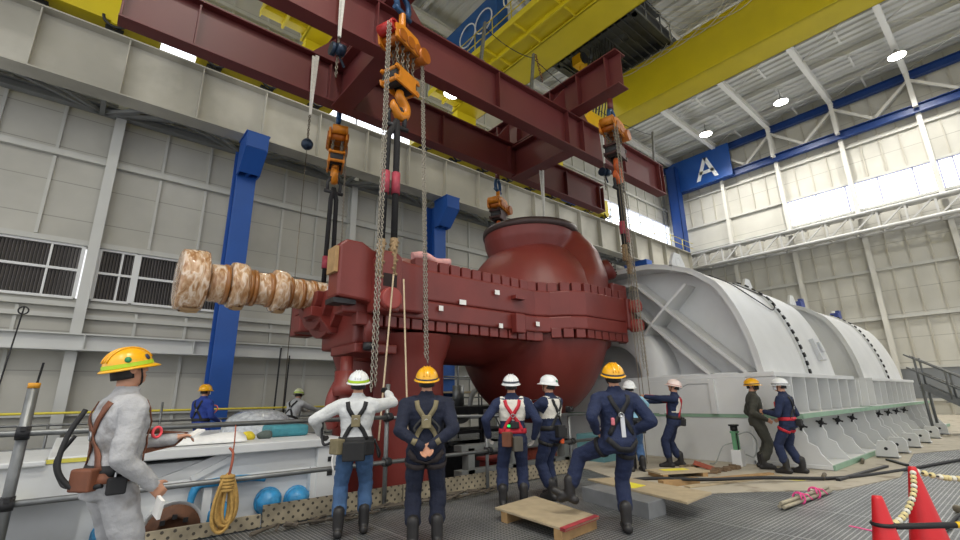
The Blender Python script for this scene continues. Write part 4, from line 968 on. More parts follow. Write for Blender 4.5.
# far aisle: barrier, scaffolding, machinery seen under the casing
t=thing('barrier_rope','yellow barrier line on posts in front of the left wall','barrier',(0,16,0))
b=MB(); b.tube([(-9,16,1.28),(8.6,16,1.28)],.035,6); b.build('line',mat('barrier_yellow',(216,200,70),.6,0,0),t)
for x in (-5,-2,1,4,7):
    b=MB(); b.tube([(x,16,0),(x,16,1.3)],.025,6); b.cyl((x,16,0),(x,16,.05),.16,12); b.build('post',STEEL,t)
t=thing('guard_railing','grey double guard rail along the far edge of the pit','railing',(1,14.35,0))
for z in (.55,1.05):
    b=MB(); b.tube([(-9,14.35,z),(10.2,14.35,z)],.03,6); b.build('rail',GALV,t)
for i in range(10):
    x=-8.5+2.05*i; b=MB(); b.tube([(x,14.35,0),(x,14.35,1.08 if i!=5 else 1.5)],.03,6); b.build('post',GALV,t)
for i,(x,y,h,lb) in enumerate(((-.9,17.3,2.6,'thin steel bar leaning by the wall left of the orange helmet'),(5.5,17.8,3.4,'thin steel bar propped against the wall beyond the far railing'),(6.1,18.6,3.2,'steel bar standing by the wall behind the far man in grey white'))):
    b=MB(); b.tube([(x,y,0),(x+.15,y+.3,h)],.03,6); o=b.build('steel_bar',DSTEEL); tag(o,lb,'bar')
b=MB(); b.bb(1.5,5.6,12.2,13.6,-.08,.06); [b.bb(x-.08,x+.08,12.3,13.5,-2.5,-.08) for x in (1.7,3.5,5.3)]; o=b.build('work_platform',PLY,bev=.01); tag(o,'wooden work platform over the pit under the two far men','platform')
b=MB(); b.tube([(-1.35,17.0,4.0),(-1.5,16.9,0.9)],.02,6); b.torus((-1.35,17,3.9),(0,1,0),.1,.02,14,6); o=b.build('hanging_line',DSTEEL); tag(o,'dark line hanging from the wall beam at far left','line')
# scaffold tower and machine under the casing
t=thing('scaffold_tower','grey pipe scaffold tower with blue sheeting behind the casing','scaffold',(11,15.5,0))
for x in (9.2,10.4,11.6,12.8,14):
    for y in (15,16.6):
        b=MB(); b.tube([(x,y,0),(x,y,4.2)],.035,6); b.build('upright',GALV,t)
for z in (.7,1.5,2.3,3.1,3.9):
    for y in (15,16.6):
        b=MB(); b.tube([(9,y,z),(14.2,y,z)],.03,6); b.build('ledger',GALV,t)
for p,q in (((9.3,15,.2),(11.5,15,3.8)),((11.6,15,3.8),(13.8,15,.3))):
    b=MB(); b.tube([p,q],.03,6); b.build('brace',GALV,t)
for x0_,x1_,z0_,z1_ in ((9.25,9.9,1.9,3.8),(10.0,10.7,2.1,3.9),(10.9,11.5,2.4,3.9),(11.7,12.7,1.2,3.2)):
    b=MB(); b.bb(x0_,x1_,16.68,16.72,z0_,z1_); b.build('blue_sheet',mat('scaffold_blue',(34,84,160),.6,0,.2,3),t)
b=MB(); b.bb(9.0,14.2,14.9,16.7,1.68,1.74); b.build('deck_board',PLY,t)
t=thing('pit_pump_unit','dark motor driven pump unit on a frame seen under the casing','pump',(10,13.3,-2.5))
b=MB(); b.bb(7.6,12.2,12.6,14.0,-2.5,.0); b.bb(7.6,12.2,12.5,14.1,.35,.45); b.bb(7.6,12.2,12.5,14.1,.95,1.2); 
for x in (7.7,9.2,10.7,12.1): b.bb(x-.06,x+.06,12.5,12.62,0,1.0)
b.build('frame',DSTEEL,t,.01)
b=MB(); b.cyl((8.6,13.2,.75),(9.6,13.2,.75),.26,18); b.cyl((9.6,13.2,.75),(9.8,13.2,.75),.34,18); b.nxt(); b.cyl((10.2,13.2,1.2),(10.2,13.2,1.9),.2,16); b.builds('motor',GALV,t)
b=MB(); b.tube(spline([(9.8,13.2,.75),(10.4,13,.8),(10.6,12.9,1.6),(11.2,12.9,2.0)],6),.09,8); b.build('pipe',STEEL,t)
for i,(x,y,z,c,lb) in enumerate(((7.6,8.2,.0,(122,44,38),'red block in the pit behind the clasped hands'),(9.1,8.6,.15,(130,60,44),'rust red box in the pit between the white helmeted pair'))):
    b=MB(); b.bb(x-.45,x+.45,y-.3,y+.3,-2.5,z+.12); b.bb(x-.5,x+.5,y-.35,y+.35,z+.12,z+.2); o=b.build('pit_block',mat('pit_red%d'%i,c,.6,0,.15,3),bev=.02); tag(o,lb,'block')
b=MB(); b.bb(5.95,9.2,7.6,7.85,-.1,.1); b.bb(5.95,9.2,7.6,7.85,.45,.56)
for x in (6.2,7.4,8.6,9.1): b.bb(x-.08,x+.08,7.6,7.8,-2.5,.5)
o=b.build('pit_support_frame',mat('pit_grey',(112,114,112),.6,.1,.15,3)); tag(o,'grey steel support frame in the pit behind the toe boards','frame')
b=MB(); b.bb(9.35,10.25,6.75,7.5,-2.5,.6); o=b.build('teal_cabinet',mat('teal_box',(96,140,146),.5,0,.1,2),bev=.02); tag(o,'pale teal box at the pit end between navy men','box')
import numpy as np
# ================================================================ PEOPLE
SKIN=mat('skin',(196,144,116),.55,0,.06,12)
HAIR=mat('hair_black',(26,22,21),.6,0,.2,30)
NAVY=mat('navy_cloth',(28,39,70),.85,0,.16,9,.35,55)
NAVY2=mat('dark_navy_cloth',(22,28,48),.85,0,.16,9,.35,55)
COVER=mat('grey_coverall',(170,170,172),.85,0,.14,7,.35,45,spots=((128,124,120),4,.56))
WJACK=mat('white_jacket',(206,208,208),.85,0,.08,9,.35,50)
CREAM=mat('cream_panel',(216,212,202),.85,0,.08,9,.3,50)
JEAN=mat('blue_jeans',(66,96,134),.85,0,.22,7,.35,60)
OLIVE=mat('dark_olive_cloth',(66,66,58),.85,0,.15,9,.3,50)
LBLUE=mat('light_blue_shirt',(138,184,206),.85,0,.12,9,.3,50)
ROYAL=mat('royal_cloth',(36,60,138),.85,0,.15,9,.3,50)
BOOT=mat('boot_black',(34,32,32),.5,0,.2,14)
GLOVE=mat('work_glove',(196,192,186),.85,0,.1,14)
DGLOVE=mat('dark_glove',(44,42,42),.8,0,.1,14)
STRAP=mat('harness_black',(28,28,30),.7,0,.15,20)
RSTRAP=mat('harness_red',(190,36,52),.7,0,.12,20)
BRN=mat('leather_brown',(112,66,44),.6,0,.2,12)
KHAKI=mat('harness_khaki',(122,112,84),.7,0,.15,16)
HY=mat('helmet_yellow',(240,176,24),.3,0,.03,4,coat=.4); HWH=mat('helmet_white',(232,234,234),.3,0,.03,4,coat=.4)
HPK=mat('helmet_pinkish',(230,210,202),.3,0,.03,4,coat=.4); LIME=mat('lime_stripe',(178,214,40),.5,0,0); GRN=mat('green_stripe',(24,126,74),.5,0,0); DSTR=mat('dark_stripe',(56,62,70),.5,0,0)
EYE=mat('eye_dark',(30,24,22),.3,0,0); MASKW=mat('mask_white',(226,228,230),.8,0,.04,10); MASKB=mat('mask_black',(30,30,32),.8,0,.05,10)
def rcone(b,p,q,r1,r2,n=12):   # closed tapered capsule
    p=V(p);q=V(q); t=(q-p).normalized() if (q-p).length>1e-6 else V((0,0,1)); pts=[];rr=[]
    for k in range(5): a=PI/2*k/4; pts.append(p-t*r1*math.cos(a)); rr.append(max(r1*math.sin(a),1e-4))
    for k in range(4,-1,-1): a=PI/2*k/4; pts.append(q+t*r2*math.cos(a)); rr.append(max(r2*math.sin(a),1e-4))
    o0=len(b.v); x=t.orthogonal().normalized(); y=t.cross(x)
    for c,r in zip(pts,rr):
        for k in range(n): an=2*PI*k/n; b.v.append(c+(x*math.cos(an)+y*math.sin(an))*r)
    for i in range(len(pts)-1):
        for k in range(n):
            l=(k+1)%n; b.f.append([o0+i*n+k,o0+i*n+l,o0+(i+1)*n+l,o0+(i+1)*n+k]); b.mi.append(0); b.sm.append(True)
    b.f.append([o0+k for k in range(n)][::-1]); b.f.append([o0+(len(pts)-1)*n+k for k in range(n)]); b.mi+=[0,0]; b.sm+=[True,True]
def ik(a,c,l1,l2,pole):
    a=V(a);c=V(c);d=c-a;L=min(d.length,(l1+l2)*.999); t=d.normalized(); c=a+t*L
    x=(l1*l1-l2*l2+L*L)/(2*L); h=math.sqrt(max(0,l1*l1-x*x)); p=V(pole); p=(p-t*p.dot(t)).normalized(); return a+t*x+p*h,c
def segd(P,a,b,r1,r2):
    ab=b-a; u=max(0,min(1,(P-a).dot(ab)/max(ab.length_squared,1e-9))); return (P-a-ab*u).length-(r1*(1-u)+r2*u)
def person(label,loc,head_deg,H=1.72,lean=0,twist=0,side=0,shift=(0,0,0),lank=None,rank=None,ltoe=0,rtoe=0,lhand=None,rhand=None,lpole=None,rpole=None,lkp=None,rkp=None,
           look=(0,0),mats=None,zone=None,helmet=HY,stripe=None,vox=.011,curl=.5,hdir=None,peak=True,group=None,mask=None,bulk=1.0,badge=None,hold=None):
    t=thing('person',label,'person',loc)
    s=H/1.72; h=math.radians(-head_deg); Rz=Matrix.Rotation(h,3,'Z')
    def w(p): return Rz@(V(p)*s)+V(loc)
    P=V((0,0,.93))+V(shift); Rt=Matrix.Rotation(math.radians(twist),3,'Z')@Matrix.Rotation(math.radians(side),3,'Y')@Matrix.Rotation(math.radians(-lean),3,'X')
    T=lambda x,y,z: P+Rt@V((x,y,z))
    N=T(0,-.01,.54); Rh=Matrix.Rotation(math.radians(twist-look[0]),3,'Z')@Matrix.Rotation(math.radians(look[1]),3,'X'); Hc=N+Rh@V((0,.035,.132))
    b=MB(); segs=[]
    def cap(p,q,r1,r2,tag): rcone(b,w(p),w(q),r1*s,r2*s); segs.append((V(p),V(q),r1,r2,tag))
    k=bulk
    # torso loft
    k=bulk*1.07; rings=[(-.13,.10,.09,.0),(-.10,.165*k,.13*k,-.005),(0,.178*k,.135*k,-.01),(.08,.168*k,.122*k,0),(.16,.16*k,.118*k,.005),(.28,.178*k,.13*k,.0),(.38,.195*k,.132*k,-.01),(.455,.18*k,.115*k,-.012),(.5,.135,.095,-.012),(.54,.08,.074,-.006),(.57,.066,.066,.0)]
    n=20; o0=len(b.v)
    for z,rx,ry,yo in rings:
        for i in range(n):
            a=2*PI*i/n; ca,sa=math.cos(a),math.sin(a); e=.8; b.v.append(w(T(rx*math.copysign(abs(ca)**e,ca),yo+ry*math.copysign(abs(sa)**e,sa),z)))
    m=len(rings)
    for i in range(m-1):
        for j in range(n): l=(j+1)%n; b.f.append([o0+i*n+j,o0+i*n+l,o0+(i+1)*n+l,o0+(i+1)*n+j]); b.mi.append(0); b.sm.append(True)
    b.f.append([o0+j for j in range(n)][::-1]); b.f.append([o0+(m-1)*n+j for j in range(n)]); b.mi+=[0,0]; b.sm+=[True,True]
    # legs
    J={}
    for sx,ank,toe,kp,nm in ((-1,lank,ltoe,lkp,'l'),(1,rank,rtoe,rkp,'r')):
        hip=T(.092*sx,0,-.03); ank=V(ank) if ank else V((.115*sx,-.03,.1)); kn,ak=ik(hip,ank,.43,.425,kp or (.15*sx,1,0))
        J[nm+'hip'],J[nm+'kn'],J[nm+'ank']=hip,kn,ak
        cap(hip,kn,.104*k,.077*k,'leg'); cap(kn,ak.lerp(kn,.36),.08*k,.076*k,'leg'); cap(ak+V((0,0,.15)),ak,.062,.06,'foot')
        d=V((math.sin(math.radians(toe)),math.cos(math.radians(toe)),0)); fl=J.get('fl') 
        pitch=0
        he=ak-d*.05+V((0,0,-.05)); to=ak+d*.175+V((0,0,-.056))
        if nm=='l' and hold=='lfoot': to=to+V((0,0,.09))
        cap(ak+V((0,0,.07)),ak+V((0,0,-.02)),.056,.055,'foot'); cap(he,to,.05,.044,'foot'); cap(ak,ak+d*.11+V((0,0,-.045)),.056,.048,'foot')
    # arms
    D={'l':(-.24,.05,.88),'r':(.24,.05,.88)}
    for sx,hd,pl,nm in ((-1,lhand,lpole,'l'),(1,rhand,rpole,'r')):
        sh=T(.195*sx*k,-.01,.43); hd=V(hd) if hd else V(D[nm]); el,wr=ik(sh,hd,.30,.262,pl or (.25*sx,-1,-.1)); J[nm+'sh'],J[nm+'el'],J[nm+'wr']=sh,el,wr
        cap(T(.12*sx,-.01,.44),sh,.085*k,.075*k,'arm'); cap(sh,el,.074*k,.06*k,'arm'); cap(el,wr,.06*k,.044*k,'arm')
        dr=(wr-el).normalized(); q=(hdir or {}).get(nm); dr=V(q).normalized() if q else dr
        pn=(hdir or {}).get(nm+'n'); pn=V(pn).normalized() if pn else V((-sx,0,0)); pn=(pn-dr*pn.dot(dr)).normalized(); ax=dr.cross(pn).normalized()
        if ax.dot(V((0,1,0)))<0 and not (hdir or {}).get(nm+'x'): ax=-ax       # towards the thumb
        cap(wr-dr*.03,wr+dr*.03,.03,.029,'hand')
        for q_ in (-.028,-.009,.01,.027): cap(wr+dr*.02+ax*q_*.7,wr+dr*.088+ax*q_,.0165,.0135,'hand')
        for q_,L in ((-.031,.062),(-.0105,.074),(.0105,.078),(.031,.068)):
            a=wr+dr*.09+ax*q_; c1=curl*.6; e1=a+(dr*math.cos(c1)+pn*math.sin(c1))*L*.5; c2=curl*1.6; e2=e1+(dr*math.cos(c2)+pn*math.sin(c2))*L*.55
            cap(a,e1,.0105,.0095,'hand'); cap(e1,e2,.0095,.0082,'hand')
        a=wr+dr*.03+ax*.026; e1=a+(dr*.6+ax*.75+pn*.25).normalized()*.045; e2=e1+(dr*.9+ax*.2+pn*.4).normalized()*.036; cap(a,e1,.0135,.0115,'hand'); cap(e1,e2,.011,.009,'hand')
    # neck and head
    cap(N-Rt@V((0,0,.03)),Hc-Rh@V((0,.02,.05)),.058,.055,'neck')
    def hd(x,y,z): return Hc+Rh@V((x,y,z))
    def ell(c,r,tag):
        o=MB(); o.sph((0,0,0),r,14,10); b0=len(b.v)
        for p in o.v: b.v.append(w(hd(*(V(c)+p))))
        for f in o.f: b.f.append([i+b0 for i in f]); b.mi.append(0); b.sm.append(True)
        segs.append((hd(*c),hd(c[0],c[1]+.001,c[2]),min(r),min(r),tag))
    ell((0,-.008,.03),(.076,.096,.09),'head'); ell((0,.02,-.035),(.06,.072,.075),'head'); ell((0,.06,-.075),(.032,.032,.026),'head')
    cap(hd(0,.085,.022),hd(0,.107,-.012),.01,.014,'head'); cap(hd(-.045,.075,.035),hd(.045,.075,.035),.014,.014,'head'); cap(hd(-.02,.085,-.05),hd(.02,.085,-.05),.011,.011,'head')
    for sx in (-1,1): ell((.078*sx,-.012,.005),(.013,.026,.034),'head'); ell((.045*sx,.06,-.01),(.022,.022,.022),'head')
    me=voxel_union(b,vox*s,5,.5)
    # cloth regions and folds
    mats=mats or {}; names=['torso','arm','leg','hand','head','foot','neck']; ml=[];idx={}
    def mi(m):
        if m.name not in idx: idx[m.name]=len(ml); ml.append(m)
        return idx[m.name]
    base={'torso':mats.get('top',NAVY),'arm':mats.get('arm',mats.get('top',NAVY)),'leg':mats.get('leg',mats.get('top',NAVY)),'hand':mats.get('hand',SKIN),'head':SKIN,'foot':mats.get('foot',BOOT),'neck':mats.get('neck',SKIN)}
    Ri=Rz.inverted(); Rti=Rt.inverted(); L0=V(loc)
    TG=['torso','arm','leg','hand','head','foot','neck']
    A=np.array([g[0] for g in segs]); B_=np.array([g[1] for g in segs])-A; r1=np.array([g[2] for g in segs]); r2=np.array([g[3] for g in segs]); gt=np.array([TG.index(g[4]) for g in segs]); bl=np.maximum((B_**2).sum(1),1e-9)
    Rz_=np.array(Rz); Rt_=np.array(Rt); zs=np.array([r[0] for r in rings])
    def classify(co):
        p=(co-np.array(loc))@Rz_/s; best=np.zeros(len(p),int); bd=np.full(len(p),9.)
        for i in range(len(A)):
            u=np.clip(((p-A[i])@B_[i])/bl[i],0,1); d=np.sqrt(((p-A[i]-u[:,None]*B_[i])**2).sum(1))-(r1[i]*(1-u)+r2[i]*u)
            k=d<bd; bd[k]=d[k]; best[k]=gt[i]
        q=(p-np.array(P))@Rt_; i=np.clip(np.searchsorted(zs,q[:,2],side='right')-1,0,len(zs)-1); rx=np.array([r[1] for r in rings])[i]; ry=np.array([r[2] for r in rings])[i]
        d=(np.sqrt((q[:,0]/rx)**2+(q[:,1]/ry)**2)-1)*np.minimum(rx,ry)
        k=(q[:,2]>-.12)&(q[:,2]<.575)&(d<bd+.004)&~((best==2)&(q[:,2]<-.02)); best[k]=0
        return best,p,q
    nv=len(me.vertices); co=np.zeros(nv*3); me.vertices.foreach_get('co',co); co=co.reshape(-1,3); vt=classify(co)[0]
    nr=np.zeros(nv*3); me.vertices.foreach_get('normal',nr); nr=nr.reshape(-1,3)
    for i in np.nonzero(vt<3)[0]:
        c=co[i]; co[i]+=nr[i]*((noise.noise((c[0]*7,c[1]*7,c[2]*11))*.010+noise.noise((c[0]*17+5,c[1]*17,c[2]*24))*.005)*s)
    me.vertices.foreach_set('co',co.ravel()); me.update()
    nf=len(me.polygons); cc=np.zeros(nf*3); me.polygons.foreach_get('center',cc); ft,fp,fq=classify(cc.reshape(-1,3))
    bi=np.array([mi(base[n]) for n in TG]); mis=bi[ft]
    if zone:
        for i in np.nonzero(ft<2)[0]:
            m=zone(TG[ft[i]],fp[i],V(fq[i]))
            if m: mis[i]=mi(m)
    mis=[int(k) for k in mis]
    bm_=me.copy(); bvh=BVHTree.FromPolygons([v.co.copy() for v in me.vertices],[tuple(p.vertices) for p in me.polygons])
    Bp=V(t['_w']); me.transform(Matrix.Translation(-Bp)); me.materials.clear()
    for m in ml: me.materials.append(m)
    me.polygons.foreach_set('material_index',mis); me.polygons.foreach_set('use_smooth',[True]*len(me.polygons)); me.name='body'
    o=bpy.data.objects.new('body',me); COL.objects.link(o); o.parent=t; o['_w']=tuple(Bp); bpy.data.meshes.remove(bm_)
    # helmet
    if helmet:
        def hw(x,y,z): return w(hd(x,y,z))
        q=MB(); rows=[]; R0=(.122,.15); zb=.03
        for i in range(9):
            a=PI/2*i/8; rows.append([hw(R0[0]*math.cos(a)*math.cos(c),-.006+R0[1]*math.cos(a)*math.sin(c),zb+.13*math.sin(a)) for c in [2*PI*k/28 for k in range(28)]])
        rows2=[[hw(R0[0]*r*math.cos(c),-.006+R0[1]*r*math.sin(c)+(.03*max(0,math.sin(c))**2 if r>1 else 0),z-(.012*max(0,math.sin(c)) if r>1 else 0)) for c in [2*PI*k/28 for k in range(28)]] for r,z in ((.9,zb+.01),(1.13,zb-.016),(1.135,zb-.008),(1.0,zb+.004))]
        q.grid(rows2+rows,closed=True); hl=q.build('helmet',helmet,t)
        rg=MB()
        for dx in (-.03,0,.03): rg.tube([hw(dx,-.006+R0[1]*math.cos(a)*1.0,zb+.131*math.sin(a)) for a in [PI*.12+PI*.76*k/12 for k in range(13)]],.006*s,5)
        rg.build('helmet_ridge',helmet,hl)
        if stripe:
            for z0,z1,mm in stripe:
                q=MB(); rr=[]
                for z in (z0,z1):
                    a=math.asin(min(.99,z/.13)); f=math.cos(a)*1.015; rr.append([hw(R0[0]*f*math.cos(c),-.006+R0[1]*f*math.sin(c),zb+z) for c in [2*PI*k/28 for k in range(28)]])
                q.grid(rr,closed=True); q.build('stripe',mm,hl)
        for an,mm in (badge or ()):
            q=MB(); a=.42; f=1.02; c=math.radians(an); p0=hw(R0[0]*f*math.cos(a)*math.cos(c),-.006+R0[1]*f*math.cos(a)*math.sin(c),zb+.13*math.sin(a)); nn=(p0-hw(0,0,zb)).normalized(); q.lathe([(.001,.004),(.019*s,.003),(.02*s,-.004)],p0,nn,14); q.build('sticker',mm,hl)
        q=MB(); q.tube([hw(.086*math.cos(c)*1.0,.0,0) if False else hw(.083*math.sin(c),.03+.02*abs(math.cos(c)),-.0-.105*max(0,math.cos(c))+.04*(1-max(0,math.cos(c)))) for c in [-PI/2+PI*k/14 for k in range(15)]],.006*s,5); q.build('chin_strap',STRAP,t)
    q=MB(); rows=[]
    for i in range(6):
        z=.055-.1*i/5; rows.append([w(hd(.081*math.cos(c),-.008+.1*math.sin(c),z)) for c in [PI*1.02+PI*.96*k/14 for k in range(15)]])
    q.grid(rows); q.build('hair',HAIR,t,solid=.006)
    for sx in (-1,1):
        q=MB(); q.sph(w(hd(.031*sx,.086,.016)),.0095*s,8,6); q.build('eye',EYE,t)
    q=MB(); q.tube([w(hd(x,.096-abs(x)*.25,-.05)) for x in (-.022,-.01,0,.01,.022)],.0035*s,5); q.build('mouth',mat('lip',(150,84,78),.5,0,0),t)
    if mask:
        q=MB(); rows=[]
        for i in range(5):
            z=.012-.085*i/4; rows.append([w(hd(.07*math.sin(c)*1.02,.03+.085*math.cos(c)+.006*math.cos(c)*(1-abs(i-2)/2),z)) for c in [-1.25+2.5*k/10 for k in range(11)]])
        q.grid(rows); q.build('face_mask',mask,t,solid=.004)
    # harness helpers: points on the body seen from outside
    def hit(x,z,front):
        o_=w(T(x,.6 if front else -.6,z)); d_=(w(T(x,0,z))-o_).normalized(); r=bvh.ray_cast(o_,d_)
        return (r[0],r[1]) if r[0] else (w(T(x,.13 if front else -.13,z)),-d_)
    def ribbon(pts,wd,name,m,off=.009):
        q=MB(); P_=[p+n_*off for p,n_ in pts]; n=len(P_); rows=[]
        for i in range(n):
            tg=(P_[min(i+1,n-1)]-P_[max(i-1,0)]).normalized(); sd=tg.cross(pts[i][1]).normalized()*wd*s/2; rows.append([P_[i]-sd,P_[i]+sd])
        q.grid(rows,True); return q.build(name,m,t,solid=.008)
    def line(pl,front,wd,name,m):
        out=[]; P2=[V((x,z,0)) for x,z in pl]
        for a,c in zip(P2,P2[1:]):
            nn=max(2,int((c-a).length/.035))
            for i in range(nn): p=lerp(a,c,i/nn); out.append(hit(p.x,p.y,front))
        out.append(hit(pl[-1][0],pl[-1][1],front)); return ribbon(out,wd,name,m)
    def ring(z,wd,name,m,c=(0,0),rx=.4,tz=0):
        out=[]
        for i in range(33):
            a=2*PI*i/32; o_=w(T(c[0]+.222*math.cos(a),c[1]+.2*math.sin(a),z+tz*math.cos(a))); e=w(T(c[0],c[1],z)); r=bvh.ray_cast(o_,(e-o_).normalized())
            if r[0]: out.append((r[0],r[1]))
        return ribbon(out,wd,name,m)
    def legloop(nm,f,wd,m):
        a,c=J[nm+'hip'],J[nm+'kn']; x=a.lerp(c,f); ax=(c-a).normalized(); u=ax.orthogonal().normalized(); v=ax.cross(u); out=[]
        for i in range(25):
            an=2*PI*i/24; dd=u*math.cos(an)+v*math.sin(an); o_=w(x+dd*.14); r=bvh.ray_cast(o_,(w(x)-o_).normalized())
            if r[0]: out.append((r[0],r[1]))
        if len(out)>4: ribbon(out,wd,'leg_loop',m)
    def pouch(an,z,d,name,m):
        a=math.radians(an); o_=w(T(.6*math.sin(a),.6*math.cos(a),z)); e=w(T(0,0,z)); r=bvh.ray_cast(o_,(e-o_).normalized()); p=(r[0] or e)+(o_-e).normalized()*d[1]*.5*s
        q=MB(); M=Rz@Rt@Matrix.Rotation(-a,3,'Z'); q.box(p,[u*s for u in d],M=M); return q.build(name,m,t,.012)
    def harness(m=STRAP,m2=None,belt=True,loops=False,pad=None):
        m2=m2 or m
        line([(-.1,.47),(-.085,.4),(0,.27),(.07,.18),(.13,.06)],False,.048,'harness_strap',m); line([(.1,.47),(.085,.4),(0,.27),(-.07,.18),(-.13,.06)],False,.048,'harness_strap',m)
        line([(-.1,.48),(-.1,.38),(-.1,.1)],True,.045,'harness_strap',m); line([(.1,.48),(.1,.38),(.1,.1)],True,.045,'harness_strap',m)
        p,nn=hit(0,.27,False); q=MB(); q.torus(p+nn*.02,nn,.025*s,.006*s,14,6); q.build('back_ring',mat('ring_steel',(180,182,184),.3,.9,0),t)
        if pad: 
            p,nn=hit(0,.27,False); q=MB(); q.box(p+nn*.018,(.1*s,.02*s,.13*s),M=Rz@Rt); q.build('back_pad',pad,t,.008)
        if belt: ring(.06,.065,'belt',m2)
        if loops: legloop('l',.28,.05,m2); legloop('r',.28,.05,m2)
    return dict(t=t,J=J,w=w,T=T,line=line,ring=ring,pouch=pouch,harness=harness,hit=hit,hd=hd,s=s,legloop=legloop,Rz=Rz,Rt=Rt)
def lanyard(d,pts,name='lanyard',m=STRAP,r=.012):
    q=MB(); q.tube(spline([d['w'](p) for p in pts],6),r*d['s'],6); q.build(name,m,d['t'])
# --- man in grey overall, left foreground
d=person('man in stained grey overall and yellow helmet with green stripe, holding the railing at left',(.29,4.2,0),76,1.8,mats=dict(top=COVER),helmet=HY,look=(-8,14),vox=.0095,curl=.9,
  rhand=(.26,.13,.9),lhand=(-.1,.36,1.14),lpole=(-.5,-.2,-1),rpole=(.3,-1,0),hdir=dict(l=(.3,.9,.25),ln=(0,0,-1)),badge=((35,mat('badge_navy',(40,52,84),.4,0,0)),(-20,GRN)),stripe=((.004,.03,LIME),))
d['harness'](BRN,STRAP); d['pouch'](150,.02,(.14,.07,.13),'tool_pouch',BRN); d['ring'](.02,.06,'waist_strap',BRN); d['pouch'](100,-.02,(.1,.05,.1),'tool_pouch',STRAP)
lanyard(d,[(-.02,-.2,1.36),(.0,-.27,1.2),(.03,-.29,1.02),(.08,-.2,.9),(.18,-.1,.92)],r=.017); lanyard(d,[(-.12,-.2,1.2),(-.16,-.26,1.05),(-.12,-.22,.92),(-.05,-.2,.9)],r=.012)
q=MB(); q.box(d['w']((.3,.18,.76)),(.09,.02,.12),M=d['Rz']@Matrix.Rotation(.3,3,'Y')); q.build('paper_glove',PAPER,d['t']); q=MB(); q.box(d['w']((-.06,.5,1.17)),(.12,.1,.015),M=d['Rz']@Matrix.Rotation(.5,3,'X')); q.build('held_paper',PAPER,d['t'])
q=MB(); q.torus(d['w']((.05,.2,1.2)),d['Rz']@V((1,.4,0)),.035,.01,16,6); q.build('pink_clip',mat('neon_pink',(255,84,96),.5,0,0),d['t']); q=MB(); q.torus(d['w']((.2,-.02,.95)),d['Rz']@V((1,.2,0)),.045,.009,4,6); q.build('buckle',mat('ring_steel',(180,182,184)),d['t'])
# --- man in white jacket and jeans
d=person('man in white jacket and blue jeans gripping the scaffold post, seen from behind',(2.62,5.36,0),26,1.76,mats=dict(top=WJACK,leg=JEAN,hand=DGLOVE),helmet=HWH,vox=.0095,look=(0,12),twist=-4,
  rhand=(.37,.42,1.5),rpole=(1,-.3,-.4),lhand=(-.4,.14,1.06),lpole=(-1,-.6,-.2),curl=1.1,lank=(-.14,-.05,.1),rank=(.13,.06,.1),stripe=((.004,.032,LIME),))
d['harness'](STRAP,STRAP,pad=KHAKI); d['pouch'](180,-.05,(.24,.1,.2),'tool_pouch',STRAP); d['pouch'](232,-.0,(.16,.1,.16),'tool_pouch',KHAKI); d['pouch'](140,-.02,(.13,.09,.15),'tool_pouch',STRAP); d['ring'](.0,.11,'waist_band',STRAP)
lanyard(d,[(-.22,-.1,1.0),(-.33,-.08,.95),(-.37,.0,1.02),(-.38,.05,1.18)],r=.016); lanyard(d,[(.2,-.12,1.0),(.27,-.1,.85),(.26,-.02,.8),(.22,.05,.98)],r=.012); lanyard(d,[(-.2,-.15,.95),(-.24,-.15,.8),(-.22,-.14,.68)],r=.01,m=PAPER)
# --- man with hands clasped behind
d=person('man in navy overall and yellow helmet with both hands clasped behind his back',(2.97,4.41,0),34,1.76,mats=dict(top=NAVY2),helmet=HY,look=(0,14),vox=.0085,curl=.8,bulk=1.03,
  lhand=(-.055,-.225,.965),rhand=(.06,-.215,.975),lpole=(-1,-.35,-.2),rpole=(1,-.35,-.2),hdir=dict(l=(.75,-.05,-.45),ln=(0,-1,.1),r=(-.6,-.05,-.62),rn=(0,-1,.1)),stripe=((-.004,.02,DSTR),),lank=(-.12,-.03,.1),rank=(.12,.0,.1))
d['harness'](KHAKI,mat('harness_brown',(52,44,44),.7,0,.15,16),belt=False,loops=True,pad=KHAKI)
d['line']([(-.17,-.02),(-.1,-.1),(0,-.13),(.1,-.1),(.17,-.02)],False,.06,'seat_strap',mat('harness_brown',(52,44,44)))
lanyard(d,[(-.05,-.15,1.22),(-.12,-.19,1.14),(-.11,-.2,1.1)],r=.014,m=STRAP); lanyard(d,[(.05,-.15,1.22),(.13,-.19,1.14),(.12,-.2,1.08)],r=.014,m=STRAP)
def yoke(tg,p,q):   # cream back panel of the two tone overall
    if tg=='torso' and .2<q.z<.48 and abs(q.x)<.185: return CREAM
    if tg in('arm',) and q.z>.2 and abs(q.x)<.165: return CREAM
    return None
# --- red harness
d=person('man in navy and white overall with red harness straps, arms at his sides',(4.86,5.03,0),40,1.74,mats=dict(top=NAVY,hand=GLOVE),zone=yoke,helmet=HWH,look=(0,10),vox=.0095,stripe=((.02,.045,DSTR),),
  lhand=(-.34,.02,.93),rhand=(.3,.02,.9),lpole=(-.8,-1,0),rpole=(.8,-1,0),lank=(-.16,-.02,.1),rank=(.13,.05,.1),curl=.7)
d['harness'](RSTRAP,RSTRAP); d['pouch'](205,-.04,(.13,.1,.19),'tool_pouch',BRN); d['pouch'](165,-.1,(.13,.1,.19),'tool_pouch',mat('canvas_bag',(84,80,72),.8,0,.1,10)); d['pouch'](200,.13,(.06,.03,.035),'green_light',mat('neon_green',(40,230,110),.5,0,0,emit=.6)); d['pouch'](172,.14,(.12,.05,.09),'lanyard_reel',STRAP)
